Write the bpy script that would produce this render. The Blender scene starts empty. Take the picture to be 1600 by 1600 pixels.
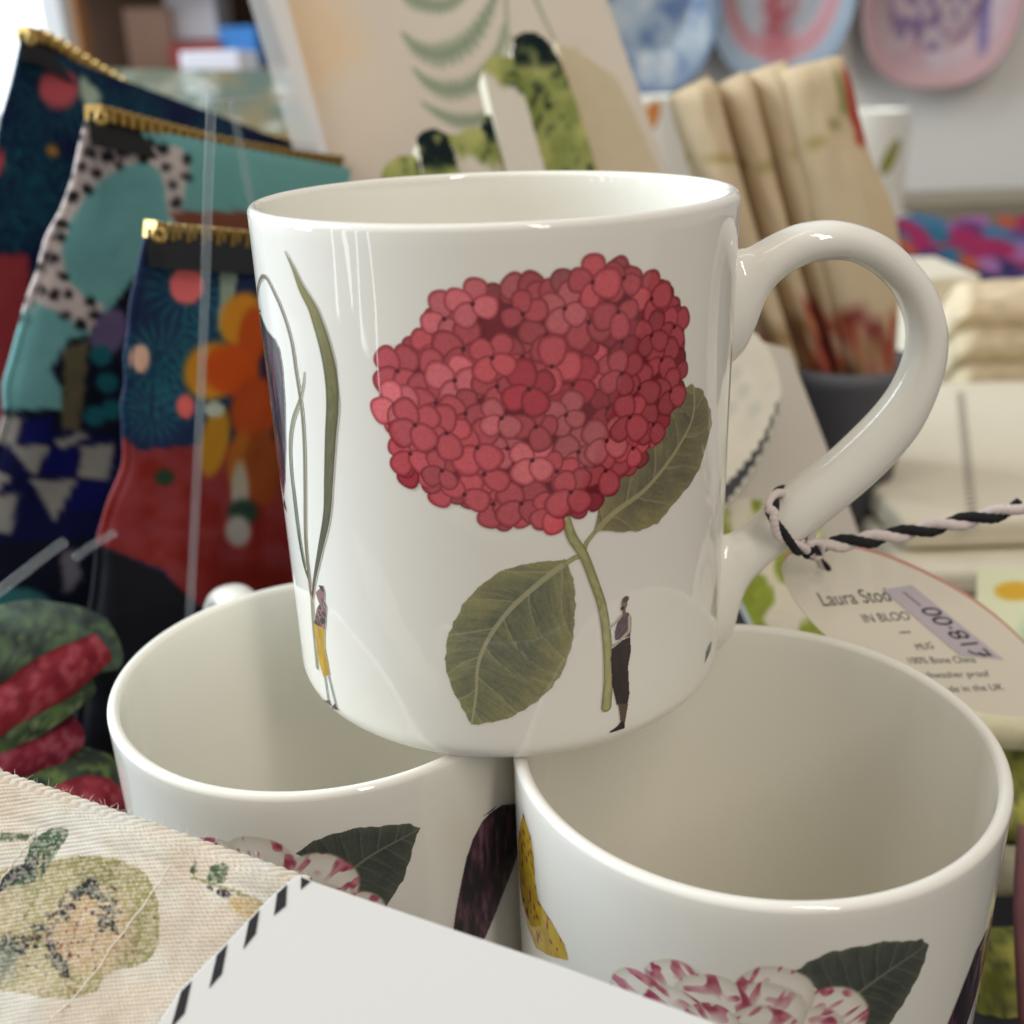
import bpy, bmesh, math, random
import numpy as np
from mathutils import Vector, Matrix

# ------------------------------------------------------------------ camera, world, lamps
scene = bpy.context.scene
col = scene.collection
R = 0.0425                      # outer radius of a mug (m)
MH0 = 2.10 * R                  # rim to rim step of the stack
MH = MH0 + 0.0014               # height of a mug
FPX, PITCH, ROLL = 1678.8, 0.3886, -0.0333
CAM = np.array([0.0, 0.0, MH0 + 2.5557 * R])
ZT = 2 * MH0 - MH               # base of the top mug
ZL = ZT - MH                    # base of the lower mugs = table top
FW = np.array([0, math.cos(PITCH), -math.sin(PITCH)])
UP = np.array([0, math.sin(PITCH), math.cos(PITCH)])
RT = np.array([1.0, 0, 0])
CR_, SR_ = math.cos(ROLL), math.sin(ROLL)

cam_d = bpy.data.cameras.new('camera')
cam_d.sensor_width = 36
cam_d.lens = 36 * FPX / 1600
cam_d.clip_start, cam_d.clip_end = 0.01, 50
cam_d.dof.use_dof = True
cam_d.dof.focus_distance = 0.182
cam_d.dof.aperture_fstop = 14.0
cam_o = bpy.data.objects.new('camera', cam_d)
col.objects.link(cam_o)
cx_ = CR_ * RT + SR_ * UP
cy_ = -SR_ * RT + CR_ * UP
cam_o.matrix_world = Matrix(((cx_[0], cy_[0], -FW[0], CAM[0]), (cx_[1], cy_[1], -FW[1], CAM[1]),
                             (cx_[2], cy_[2], -FW[2], CAM[2]), (0, 0, 0, 1)))
scene.camera = cam_o

world = bpy.data.worlds.new('World')
scene.world = world
world.use_nodes = True
bg = world.node_tree.nodes['Background']
bg.inputs[0].default_value = (1.0, 0.955, 0.90, 1)
bg.inputs[1].default_value = 0.44

scene.view_settings.view_transform = 'Standard'
scene.view_settings.look = 'None'
scene.view_settings.exposure = -0.08
scene.view_settings.gamma = 1.0
scene.cycles.use_denoising = True
scene.cycles.max_bounces = 10
scene.cycles.diffuse_bounces = 8


def area_lamp(name, loc, target, sx, sy, power, color):
    d = bpy.data.lights.new(name, 'AREA')
    d.shape = 'RECTANGLE'
    d.size, d.size_y = sx, sy
    d.energy = power
    d.color = color
    o = bpy.data.objects.new(name, d)
    col.objects.link(o)
    o.location = loc
    o.rotation_euler = (Vector(target) - Vector(loc)).to_track_quat('-Z', 'Y').to_euler()
    return o


# shop window behind on the left, one lamp for each tall pane; two ceiling strips above
for k in range(3):
    area_lamp('window_light', (-1.15 - 0.16 * k, 1.05 - 0.40 * k, 0.70), (0.0, 0.25, 0.12), 0.34, 1.3, 15.0, (0.80, 0.91, 1.0))
for k in range(4):                            # narrow strips added for streaks in the mug glaze, nearer the camera
    area_lamp('streak_light', (-1.45 + 0.09 * k, -0.20 - 0.13 * k, 0.15), (0, 0.2, 0.14), 0.035, 1.7, 1.0, (0.9, 0.96, 1.0))
for x, y, pw, c in ((-0.45, 0.1, 5.0, (1.0, 0.95, 0.88)), (0.7, -1.3, 23.0, (1.0, 0.91, 0.81))):
    area_lamp('ceiling_light', (x, y, 2.0), (x * 0.2, 0.3, 0), 0.16, 1.8, pw, c)


# ------------------------------------------------------------------ pixel geometry (a pixel gives a direction only)
def ray(u, v):
    u = np.asarray(u, float); v = np.asarray(v, float)
    x = (u - 800) / FPX
    y = -(v - 800) / FPX
    x, y = CR_ * x - SR_ * y, SR_ * x + CR_ * y
    return FW + x[..., None] * RT + y[..., None] * UP


def at(u, v, Y):
    d = ray(u, v)
    return CAM + d * (np.asarray(Y, float) / d[..., 1])[..., None]


def atz(u, v, z):
    d = ray(u, v)
    return CAM + d * ((z - CAM[2]) / d[..., 2])[..., None]


def proj(P):
    Q = np.asarray(P, float) - CAM
    z = Q @ FW
    x, y = Q[..., 0] / z * FPX, (Q @ UP) / z * FPX
    return 800 + CR_ * x + SR_ * y, 800 - (-SR_ * x + CR_ * y)


class Plane:
    def __init__(self, p, n):
        self.p = np.array(p, float)
        self.n = np.array(n, float) / np.linalg.norm(n)
        if self.n @ (CAM - self.p) < 0:
            self.n = -self.n

    def hit(self, u, v):
        d = ray(u, v)
        t = ((self.p - CAM) @ self.n) / (d @ self.n)
        return CAM + d * t[..., None]


def plane3(a, b, c):
    A, B, C = at(*a), at(*b), at(*c)
    return Plane(A, np.cross(B - A, C - A))


# ------------------------------------------------------------------ colours, noise, canvases
def lin(c):
    c = np.asarray(c, float) / 255.0
    return np.where(c <= 0.04045, c / 12.92, ((c + 0.055) / 1.055) ** 2.4)


def vnoise(x, y, seed=0):
    rs = np.random.RandomState(seed)
    g = rs.rand(64, 64)
    xi = np.floor(x).astype(int); yi = np.floor(y).astype(int)
    fx = x - xi; fy = y - yi
    fx = fx * fx * (3 - 2 * fx); fy = fy * fy * (3 - 2 * fy)
    a = g[yi % 64, xi % 64]; b = g[yi % 64, (xi + 1) % 64]
    c = g[(yi + 1) % 64, xi % 64]; d = g[(yi + 1) % 64, (xi + 1) % 64]
    return (a * (1 - fx) + b * fx) * (1 - fy) + (c * (1 - fx) + d * fx) * fy


def fbm(x, y, seed=0):
    return (vnoise(x, y, seed) + 0.5 * vnoise(2 * x, 2 * y, seed + 1) + 0.25 * vnoise(4 * x, 4 * y, seed + 2)) / 1.75


def smooth_path(pts, n=40):
    """Catmull-Rom through the points"""
    p = np.array(pts, float)
    q = np.vstack([2 * p[0] - p[1], p, 2 * p[-1] - p[-2]])
    out = []
    m = len(p) - 1
    for t in np.linspace(0, m - 1e-9, n):
        i = int(t); f = t - i
        a, b, c, d = q[i], q[i + 1], q[i + 2], q[i + 3]
        out.append(0.5 * ((2 * b) + (c - a) * f + (2 * a - 5 * b + 4 * c - d) * f ** 2 + (3 * b - a - 3 * c + d) * f ** 3))
    return np.array(out)


class Canvas:
    """flat print: colour and coverage on a regular grid"""

    def __init__(self, x0, x1, y0, y1, res, base=None):
        self.x0, self.y0, self.res = x0, y0, res
        self.nx = int(round((x1 - x0) / res)) + 1
        self.ny = int(round((y1 - y0) / res)) + 1
        self.X, self.Y = np.meshgrid(x0 + res * np.arange(self.nx), y0 + res * np.arange(self.ny))
        self.rgb = np.zeros((self.ny, self.nx, 3))
        self.a = np.zeros((self.ny, self.nx))
        self.id = np.zeros((self.ny, self.nx), int)
        self.pen = 0
        if base is not None:
            self.rgb[:] = base
            self.a[:] = 1

    def win(self, xa, xb, ya, yb):
        i0 = max(0, int((xa - self.x0) / self.res)); i1 = min(self.nx, int((xb - self.x0) / self.res) + 2)
        j0 = max(0, int((ya - self.y0) / self.res)); j1 = min(self.ny, int((yb - self.y0) / self.res) + 2)
        if i1 <= i0 or j1 <= j0:
            return None
        return slice(j0, j1), slice(i0, i1)

    def put(self, w, mask, color):
        """mask: coverage 0..1; color: rgb (0..255) or array"""
        m = np.clip(mask, 0, 1)
        c = np.asarray(color, float)
        k = m[..., None]
        self.rgb[w] = np.where(self.a[w][..., None] > 0.02, self.rgb[w] * (1 - k) + c * k, c)   # first ink keeps its full colour; coverage blends it with the china
        self.a[w] = np.maximum(self.a[w], m)
        self.id[w] = np.where(m > 0.3, self.pen, self.id[w])

    def inside(self, w, pts):
        X, Y = self.X[w], self.Y[w]
        p = np.asarray(pts, float)
        m = np.zeros(X.shape, bool)
        x1, y1 = p[-1]
        for x2, y2 in p:
            if y1 != y2:
                c = ((y1 > Y) != (y2 > Y)) & (X < (x2 - x1) * (Y - y1) / (y2 - y1) + x1)
                m ^= c
            x1, y1 = x2, y2
        return m

    def box(self, pts, pad=0):
        p = np.asarray(pts, float)
        return self.win(p[:, 0].min() - pad, p[:, 0].max() + pad, p[:, 1].min() - pad, p[:, 1].max() + pad)

    def poly(self, pts, color, jag=0, seed=0):
        p = np.asarray(pts, float)
        if jag:
            rs = np.random.RandomState(seed)
            q = []
            for a, b in zip(p, np.roll(p, -1, 0)):
                n = max(1, int(np.hypot(*(b - a)) / (jag * 3)))
                for k in range(n):
                    q.append(a + (b - a) * k / n + rs.uniform(-jag, jag, 2) * 0.5)
            p = np.array(q)
        w = self.box(p, 2 * self.res)
        if w is None:
            return
        m = self.inside(w, p).astype(float)
        self.put(w, m, color(self.X[w], self.Y[w]) if callable(color) else color)

    def dist_path(self, w, path):
        """distance to a polyline, index parameter, signed side"""
        X, Y = self.X[w], self.Y[w]
        best = np.full(X.shape, 1e9); par = np.zeros(X.shape); side = np.zeros(X.shape)
        for i in range(len(path) - 1):
            a, b = path[i], path[i + 1]
            d = b - a
            L2 = d @ d + 1e-12
            t = np.clip(((X - a[0]) * d[0] + (Y - a[1]) * d[1]) / L2, 0, 1)
            ex, ey = X - a[0] - t * d[0], Y - a[1] - t * d[1]
            e = np.hypot(ex, ey)
            k = e < best
            best = np.where(k, e, best); par = np.where(k, i + t, par)
            side = np.where(k, np.sign(d[0] * ey - d[1] * ex), side)
        return best, par / (len(path) - 1), side

    def stroke(self, path, width, color):
        path = np.asarray(path, float)
        wmax = np.max(width)
        w = self.box(path, wmax + 2 * self.res)
        if w is None:
            return
        d, t, s = self.dist_path(w, path)
        wd = np.interp(t, np.linspace(0, 1, len(np.atleast_1d(width))), np.atleast_1d(width))
        m = np.clip((wd - d) / self.res + 0.5, 0, 1)
        self.put(w, m, color(t, s * d / np.maximum(wd, 1e-9)) if callable(color) else color)

    def ell(self, cx, cy, rx, ry, color, ang=0, soft=0.0):
        r = max(rx, ry)
        w = self.win(cx - r, cx + r, cy - r, cy + r)
        if w is None:
            return
        X, Y = self.X[w] - cx, self.Y[w] - cy
        c, s = math.cos(ang), math.sin(ang)
        q = np.hypot((c * X + s * Y) / rx, (-s * X + c * Y) / ry)
        sf = max(soft, self.res / max(min(rx, ry), 1e-9))
        self.put(w, np.clip((1 - q) / sf + 0.5, 0, 1), color)

    def sample(self, x, y):
        fx = np.clip((np.asarray(x) - self.x0) / self.res, 0, self.nx - 1.001)
        fy = np.clip((np.asarray(y) - self.y0) / self.res, 0, self.ny - 1.001)
        i, j = fx.astype(int), fy.astype(int)
        a, b = (fx - i)[..., None], (fy - j)[..., None]
        g = self.rgb
        return (g[j, i] * (1 - a) + g[j, i + 1] * a) * (1 - b) + (g[j + 1, i] * (1 - a) + g[j + 1, i + 1] * a) * b


def mix(a, b, t):
    a, b = np.asarray(a, float), np.asarray(b, float)
    t = np.asarray(t)[..., None]
    return a * (1 - t) + b * t


# ------------------------------------------------------------------ objects
def link(o, parent=None):
    col.objects.link(o)
    if parent is not None:
        o.parent = parent
    return o


def thing(name, label, cat, loc=(0, 0, 0), group=None):
    o = bpy.data.objects.new(name, None)
    o.empty_display_size = 0.02
    o.location = Vector(loc)
    col.objects.link(o)
    return tag(o, label, cat, group)


def tag(o, label, cat, group=None):
    o['label'] = label
    o['category'] = cat
    if group:
        o['group'] = group
    return o


def mesh_obj(name, verts, faces, mat, parent=None, smooth=True, colors=None, origin=None):
    """verts in world coordinates; colours are sRGB 0..255 for each vertex"""
    V = np.asarray(verts, float).reshape(-1, 3)
    if parent is not None:
        V = V - np.array(parent.location)
        if parent.parent is not None:
            V = V - np.array(parent.parent.location)
    elif origin is not None:
        V = V - np.asarray(origin)
    me = bpy.data.meshes.new(name)
    if isinstance(faces, np.ndarray):
        nf, k = faces.shape
        me.vertices.add(len(V)); me.vertices.foreach_set('co', V.ravel())
        me.loops.add(nf * k); me.loops.foreach_set('vertex_index', faces.ravel().astype(np.int32))
        me.polygons.add(nf); me.polygons.foreach_set('loop_start', np.arange(nf, dtype=np.int32) * k)
        me.update(calc_edges=True)
        me.validate()
    else:
        me.from_pydata([tuple(v) for v in V], [], [tuple(f) for f in faces])
        me.update()
    if smooth:
        me.polygons.foreach_set('use_smooth', np.ones(len(me.polygons), bool))
    if colors is not None:
        at_ = me.color_attributes.new('ink', 'FLOAT_COLOR', 'POINT')
        C = np.ones((len(V), 4)); C[:, :3] = lin(np.asarray(colors).reshape(-1, 3))
        at_.data.foreach_set('color', C.ravel())
    me.materials.append(mat)
    o = bpy.data.objects.new(name, me)
    if parent is None and origin is not None:
        o.location = Vector(origin)
    return link(o, parent)


def grid_faces(ny, nx, mask=None, wrap=False):
    j, i = np.meshgrid(np.arange(ny - 1), np.arange(nx if wrap else nx - 1), indexing='ij')
    i2 = (i + 1) % nx
    f = np.stack([j * nx + i, j * nx + i2, (j + 1) * nx + i2, (j + 1) * nx + i], -1).reshape(-1, 4)
    if mask is not None:
        mk = mask.ravel()
        f = f[mk[f].any(1)]
    return f


def compact(V, F, C=None):
    used = np.unique(F)
    m = np.full(len(V), -1); m[used] = np.arange(len(used))
    return V[used], m[F], (None if C is None else C[used])


def tube(points, radius, seg=10, closed=False, sx=None):
    """tube mesh along a path -> verts, faces"""
    P = np.asarray(points, float)
    n = len(P)
    rad = np.broadcast_to(np.asarray(radius, float), (n,)) if np.ndim(radius) else np.full(n, radius)
    T = np.gradient(P, axis=0) if not closed else np.roll(P, -1, 0) - np.roll(P, 1, 0)
    T /= np.linalg.norm(T, axis=1)[:, None] + 1e-12
    ref = np.array([0.13, 0.2, 0.97])
    N = np.zeros_like(P)
    v = np.cross(T[0], ref); v /= np.linalg.norm(v)
    for k in range(n):
        v = v - (v @ T[k]) * T[k]
        v /= np.linalg.norm(v)
        N[k] = v
    B = np.cross(T, N)
    a = np.linspace(0, 2 * np.pi, seg, endpoint=False)
    V = P[:, None] + rad[:, None, None] * (np.cos(a)[None, :, None] * N[:, None] + np.sin(a)[None, :, None] * B[:, None])
    V = V.reshape(-1, 3)
    F = grid_faces(n, seg, wrap=True)
    if closed:
        i = np.arange(seg)
        F = np.vstack([F, np.stack([(n - 1) * seg + i, (n - 1) * seg + (i + 1) % seg, (i + 1) % seg, i], -1)])
    else:
        V = np.vstack([V, P[0] - T[0] * rad[0] * 0.4, P[-1] + T[-1] * rad[-1] * 0.4])
        i = np.arange(seg)
        c0, c1 = n * seg, n * seg + 1
        F = np.vstack([F, np.stack([(i + 1) % seg, i, np.full(seg, c0), np.full(seg, c0)], -1)[:, [0, 1, 2, 2]],
                       np.stack([(n - 1) * seg + i, (n - 1) * seg + (i + 1) % seg, np.full(seg, c1), np.full(seg, c1)], -1)])
        F = [tuple(dict.fromkeys(f)) for f in F.tolist()]
    return V, F


def slab(name, front, thick_vec, mat, parent=None, bevel=0.0, origin=None, smooth=False):
    """closed slab from a planar outline and a thickness vector"""
    A = np.asarray(front, float)
    t = np.asarray(thick_vec, float)
    n = len(A)
    off = np.zeros(3)
    if parent is not None:
        off = np.array(parent.location)
        if parent.parent is not None:
            off = off + np.array(parent.parent.location)
    elif origin is not None:
        off = np.asarray(origin)
    bm = bmesh.new()
    f = [bm.verts.new(p - off) for p in A]
    b = [bm.verts.new(p + t - off) for p in A]
    bm.faces.new(f); bm.faces.new(b[::-1])
    for i in range(n):
        bm.faces.new((f[i], b[i], b[(i + 1) % n], f[(i + 1) % n]))
    bmesh.ops.recalc_face_normals(bm, faces=bm.faces)
    if bevel:
        bmesh.ops.bevel(bm, geom=[e for e in bm.edges if e.calc_face_angle(0) > 0.6], offset=bevel, segments=2, profile=0.5, affect='EDGES')
    me = bpy.data.meshes.new(name)
    bm.to_mesh(me); bm.free()
    me.materials.append(mat)
    if smooth:
        me.polygons.foreach_set('use_smooth', np.ones(len(me.polygons), bool))
    o = bpy.data.objects.new(name, me)
    if parent is None and origin is not None:
        o.location = Vector(origin)
    return link(o, parent)


def boxmesh(name, lo, hi, mat, parent=None, bevel=0.002, rot=0.0):
    lo, hi = np.array(lo, float), np.array(hi, float)
    c = (lo + hi) / 2
    P = np.array([(lo[0], lo[1], lo[2]), (hi[0], lo[1], lo[2]), (hi[0], hi[1], lo[2]), (lo[0], hi[1], lo[2])])
    if rot:
        d = P - c
        P = np.stack([c[0] + d[:, 0] * math.cos(rot) - d[:, 1] * math.sin(rot), c[1] + d[:, 0] * math.sin(rot) + d[:, 1] * math.cos(rot), P[:, 2]], -1)
    org = (c[0], c[1], lo[2]) if parent is None else None
    return slab(name, P, (0, 0, hi[2] - lo[2]), mat, parent, bevel, origin=org)


# ------------------------------------------------------------------ materials
def material(name, color=None, rough=0.5, attr=False, coat=0.0, metal=0.0, noise=None, bump=None, spec=0.5, sss=0.0, sheen=0.0):
    """noise=(scale, amount): slow tone variation; bump=(scale, strength, distance)"""
    m = bpy.data.materials.new(name)
    m.use_nodes = True
    nt = m.node_tree
    p = nt.nodes['Principled BSDF']
    p.inputs['Roughness'].default_value = rough
    p.inputs['Metallic'].default_value = metal
    p.inputs['Specular IOR Level'].default_value = spec
    p.inputs['Coat Weight'].default_value = coat
    p.inputs['Coat Roughness'].default_value = 0.03
    if sheen:
        p.inputs['Sheen Weight'].default_value = sheen
    if sss:
        p.inputs['Subsurface Weight'].default_value = sss
        p.inputs['Subsurface Radius'].default_value = (0.004, 0.003, 0.002)
        p.inputs['Subsurface Scale'].default_value = 1.0
    src = None
    if attr:
        a = nt.nodes.new('ShaderNodeAttribute'); a.attribute_name = 'ink'
        src = a.outputs['Color']
    else:
        c = nt.nodes.new('ShaderNodeRGB')
        L = lin(color)
        c.outputs[0].default_value = (L[0], L[1], L[2], 1)
        src = c.outputs[0]
    tc = nt.nodes.new('ShaderNodeTexCoord')
    if noise:
        n = nt.nodes.new('ShaderNodeTexNoise'); n.inputs['Scale'].default_value = noise[0]; n.inputs['Detail'].default_value = 5
        nt.links.new(tc.outputs['Object'], n.inputs['Vector'])
        mr = nt.nodes.new('ShaderNodeMapRange')
        mr.inputs['To Min'].default_value = 1 - noise[1]; mr.inputs['To Max'].default_value = 1 + noise[1]
        nt.links.new(n.outputs['Fac'], mr.inputs['Value'])
        mx = nt.nodes.new('ShaderNodeMix'); mx.data_type = 'RGBA'; mx.blend_type = 'MULTIPLY'; mx.inputs['Factor'].default_value = 1
        nt.links.new(src, mx.inputs[6]); nt.links.new(mr.outputs[0], mx.inputs[7])
        src = mx.outputs[2]
    nt.links.new(src, p.inputs['Base Color'])
    if bump:
        n = nt.nodes.new('ShaderNodeTexNoise'); n.inputs['Scale'].default_value = bump[0]; n.inputs['Detail'].default_value = 3
        nt.links.new(tc.outputs['Object'], n.inputs['Vector'])
        b = nt.nodes.new('ShaderNodeBump'); b.inputs['Strength'].default_value = bump[1]; b.inputs['Distance'].default_value = bump[2]
        nt.links.new(n.outputs['Fac'], b.inputs['Height'])
        nt.links.new(b.outputs['Normal'], p.inputs['Normal'])
    return m


def glaze(name, color=None, attr=False):
    """glossy bone china, the glaze very slightly wavy along the wall"""
    m = material(name, color, rough=0.45, attr=attr, coat=1.0, spec=0.1, noise=(900, 0.045) if attr else None)
    nt = m.node_tree
    p = nt.nodes['Principled BSDF']
    tc = nt.nodes.new('ShaderNodeTexCoord')
    mp = nt.nodes.new('ShaderNodeMapping'); mp.inputs['Scale'].default_value = (1, 1, 0.12)
    nt.links.new(tc.outputs['Object'], mp.inputs['Vector'])
    n = nt.nodes.new('ShaderNodeTexNoise'); n.inputs['Scale'].default_value = 120; n.inputs['Detail'].default_value = 2
    nt.links.new(mp.outputs['Vector'], n.inputs['Vector'])
    b = nt.nodes.new('ShaderNodeBump'); b.inputs['Strength'].default_value = 0.10; b.inputs['Distance'].default_value = 0.002
    nt.links.new(n.outputs['Fac'], b.inputs['Height'])
    nt.links.new(b.outputs['Normal'], p.inputs['Coat Normal'])
    return m


CHINA = (235, 232, 222)
M_china = glaze('bone_china', CHINA)
M_ink = glaze('glazed_print', attr=True)
M_paper = material('white_card', (222, 222, 220), rough=0.75, noise=(35, 0.012), bump=(2500, 0.12, 0.0001))
M_black_ink = material('black_ink', (22, 23, 26), rough=0.6, noise=(300, 0.1))
M_print_cloth = material('printed_cloth', attr=True, rough=0.95, noise=(900, 0.10), bump=(1800, 0.35, 0.0003), spec=0.1)
M_print_soft = material('printed_board', attr=True, rough=0.55, noise=(120, 0.03))
M_print_gloss = material('printed_coated_cloth', attr=True, rough=0.7, noise=(150, 0.08), bump=(160, 0.25, 0.002), spec=0.15)
M_gold = material('brass_zip', (170, 142, 84), rough=0.32, metal=1.0, noise=(400, 0.25))
M_tape = material('black_tape', (16, 17, 22), rough=0.8, noise=(500, 0.2))
M_linen = material('cream_linen', (194, 178, 148), rough=0.92, noise=(180, 0.07), bump=(1500, 0.4, 0.0004), sheen=0.2)
M_linen_light = material('pale_linen', (214, 205, 182), rough=0.9, noise=(120, 0.06), bump=(1300, 0.3, 0.0004), sheen=0.15)
M_wall = material('painted_wall', (224, 222, 217), rough=0.85, noise=(6, 0.03), bump=(90, 0.1, 0.002))
M_table = material('dark_table', (26, 27, 32), rough=0.55, noise=(14, 0.2), bump=(120, 0.15, 0.001))
M_pot = material('charcoal_pot', (86, 86, 92), rough=0.6, noise=(80, 0.08))
M_wood = material('pale_wood', (176, 128, 84), rough=0.6, noise=(20, 0.15))
M_brown = material('brown_shelf_wood', (104, 78, 60), rough=0.7, noise=(14, 0.2))
M_twine_black = material('black_thread', (24, 24, 28), rough=0.9, noise=(1500, 0.25), bump=(4000, 0.6, 0.0004))
M_twine_white = material('white_thread', (222, 208, 203), rough=0.9, noise=(1500, 0.1), bump=(4000, 0.6, 0.0004))  # slight pink in the colour stands for coral light reflected onto the strand

# ------------------------------------------------------------------ the setting: table and wall
def sheet(name, P, mat):
    o = mesh_obj(name, P, [(0, 1, 2, 3)], mat, smooth=False)
    o['kind'] = 'structure'
    return o


table = boxmesh('table_top', (-0.80, -0.14, -0.03), (1.6, 1.26, ZL), M_table, bevel=0.004)
table['kind'] = 'structure'
wall = boxmesh('wall', (0.02, 1.28, -0.6), (1.7, 1.36, 1.6), M_wall, bevel=0.003)
wall['kind'] = 'structure'

# ------------------------------------------------------------------ mugs
CT = np.array([-0.0307, 4.6001]) * R
CL = np.array([-0.8975, 4.4398]) * R * 1.006
CRT = np.array([0.9645, 3.7547]) * R * 1.006
WT = 0.0024                                  # wall thickness


def outer_profile():
    t = np.linspace(0, np.pi / 2, 14)
    rb, hc, n = 0.88 * R, 0.11 * R, 2.2
    r = [0.0, rb * 0.86, rb * 0.90, rb * 0.93]
    z = [0.0016, 0.0016, 0.0006, 0.0]
    r += list(rb + (0.99 * R - rb) * np.sin(t) ** (2 / n)); z += list(hc * (1 - np.cos(t) ** (2 / n)))
    zz = np.linspace(hc, MH - WT * 0.5, 40)[1:]
    r += list(0.99 * R + 0.01 * R * (zz - hc) / (MH - hc)); z += list(zz)
    return np.array(r), np.array(z)


def r_of_z(z):
    r, zz = outer_profile()
    return np.interp(z, zz[4:], r[4:])


def full_profile():
    r, z = outer_profile()
    a = np.linspace(0, np.pi, 11)[1:-1]
    lr = R - WT / 2 + WT / 2 * np.cos(a); lz = MH - WT / 2 + WT / 2 * np.sin(a)
    zi = np.linspace(MH - WT / 2, 0.012, 24)
    ri = np.full(24, R - WT) - 0.01 * R * (MH - zi) / MH
    t = np.linspace(0, np.pi / 2, 8)[1:]
    rc = 0.0075
    ci_r = ri[-1] - rc + rc * np.cos(t); ci_z = 0.012 - rc * np.sin(t)
    return np.concatenate([r, lr, ri, ci_r, [0.0]]), np.concatenate([z, lz, zi, ci_z, [ci_z[-1]]])


SEG = 224
pr, pz = full_profile()
th = np.linspace(0, 2 * np.pi, SEG, endpoint=False)
body_v = np.stack([pr[:, None] * np.cos(th), pr[:, None] * np.sin(th), pz[:, None] + 0 * th], -1).reshape(-1, 3)
body_f = grid_faces(len(pr), SEG, wrap=True)

HPAIRS = [((1100, 402), (1085, 590)), ((1130, 396), (1120, 580)), ((1148, 392), (1141, 566)), ((1158, 389), (1160, 545)), ((1170, 387), (1176, 510)), ((1185, 380), (1190, 470)),
          ((1205, 369), (1209, 443)), ((1228, 358), (1236, 422)), ((1255, 349), (1264, 410)), ((1299, 344), (1300, 405)), ((1342, 351), (1331, 409)),
          ((1386, 370), (1361, 424)), ((1426, 405), (1386, 445)), ((1452, 440), (1403, 467)), ((1469, 482), (1416, 499)), ((1476, 526), (1420, 527)),
          ((1471, 574), (1416, 558)), ((1456, 622), (1400, 597)), ((1430, 674), (1375, 633)), ((1386, 727), (1338, 672)), ((1334, 775), (1293, 714)),
          ((1286, 814), (1248, 748)), ((1246, 842), (1210, 780)), ((1215, 862), (1184, 808)), ((1186, 887), (1162, 827)), ((1163, 915), (1146, 835)),
          ((1151, 948), (1134, 838)), ((1140, 985), (1120, 838)), ((1118, 1012), (1102, 836)), ((1090, 1020), (1080, 834))]
HTH = math.radians(3)
hdir = np.array([math.cos(HTH), math.sin(HTH), 0])
hpl = Plane((CT[0], CT[1], 0.12), np.cross(hdir, [0, 0, 1]))
T0 = np.array([CT[0], CT[1], ZT])


def handle_section(px):
    P = hpl.hit(*px) - T0
    return np.array([P @ hdir, P[2]])


def build_handle():
    o = np.array([handle_section(a) for a, b in HPAIRS]); i = np.array([handle_section(b) for a, b in HPAIRS])
    o = smooth_path(o, 110); i = smooth_path(i, 110)
    s = np.linspace(0, 1, 110)
    depth = 0.0050 + 0.0022 * np.clip(1 - s / 0.14, 0, 1) ** 2 + 0.0022 * np.clip((s - 0.86) / 0.14, 0, 1) ** 2
    c, h = (o + i) / 2, (o - i) / 2
    a = np.linspace(0, 2 * np.pi, 28, endpoint=False)
    ca = np.sign(np.cos(a)) * np.abs(np.cos(a)) ** 0.9; sa = np.sign(np.sin(a)) * np.abs(np.sin(a)) ** 0.9
    rz = c[:, None] + h[:, None] * ca[None, :, None]
    d = depth[:, None] * sa[None, :]
    rr_in = np.sqrt((0.99 * R - 0.0012) ** 2 - d ** 2)          # the roots end inside the wall
    V = np.stack([np.maximum(rz[..., 0], rr_in), d, rz[..., 1]], -1).reshape(-1, 3)
    return V, grid_faces(110, 28, wrap=True)


handle_v, handle_f = build_handle()


def make_mug(center, z0, handle_deg, label):
    t = thing('mug', label, 'mug', (center[0], center[1], z0), 'white china mugs stacked in a pyramid')
    off = np.array([center[0], center[1], z0])
    mesh_obj('body', body_v + off, body_f, M_china, t)
    a = math.radians(handle_deg)
    H = handle_v.copy()
    H = np.stack([H[:, 0] * math.cos(a) - H[:, 1] * math.sin(a), H[:, 0] * math.sin(a) + H[:, 1] * math.cos(a), H[:, 2]], -1)
    mesh_obj('handle', H + off, handle_f, M_china, t)
    return t


mug_t = make_mug(CT, ZT, 3, 'white china mug with dark red hydrangea print, balanced on top of two mugs')
mug_l = make_mug(CL, ZL, 121, 'lower white mug on the left, behind the ribbed printed fabric')
mug_r = make_mug(CRT, ZL, 128, 'lower white mug on the right, half behind the plain white card')


class Unroll:
    """pixel -> (arc length mm, height mm) on a mug's outer wall"""

    def __init__(self, c, z0):
        self.c, self.z0 = np.array([c[0], c[1]]), z0

    def __call__(self, pts):
        pts = np.asarray(pts, float)
        d = ray(pts[:, 0], pts[:, 1])
        n = len(pts)
        o = CAM - np.array([self.c[0], self.c[1], self.z0])
        A = (d[:, :2] ** 2).sum(1); B = (d[:, :2] * o[:2]).sum(1)
        rr = np.full(n, R)
        for _ in range(6):
            disc = np.maximum(B ** 2 - A * ((o[:2] ** 2).sum() - rr ** 2), 0)
            t = (-B - np.sqrt(disc)) / A
            P = o + d * t[:, None]
            rr = r_of_z(np.clip(P[:, 2], 0.0005, MH))
        ang = np.unwrap(np.arctan2(P[:, 1], P[:, 0]))
        ang = np.where(ang > 0.5 * np.pi, ang - 2 * np.pi, ang)
        return np.stack([ang * R * 1000, P[:, 2] * 1000], -1)

    def one(self, u, v):
        return self([(u, v)])[0]


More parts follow.
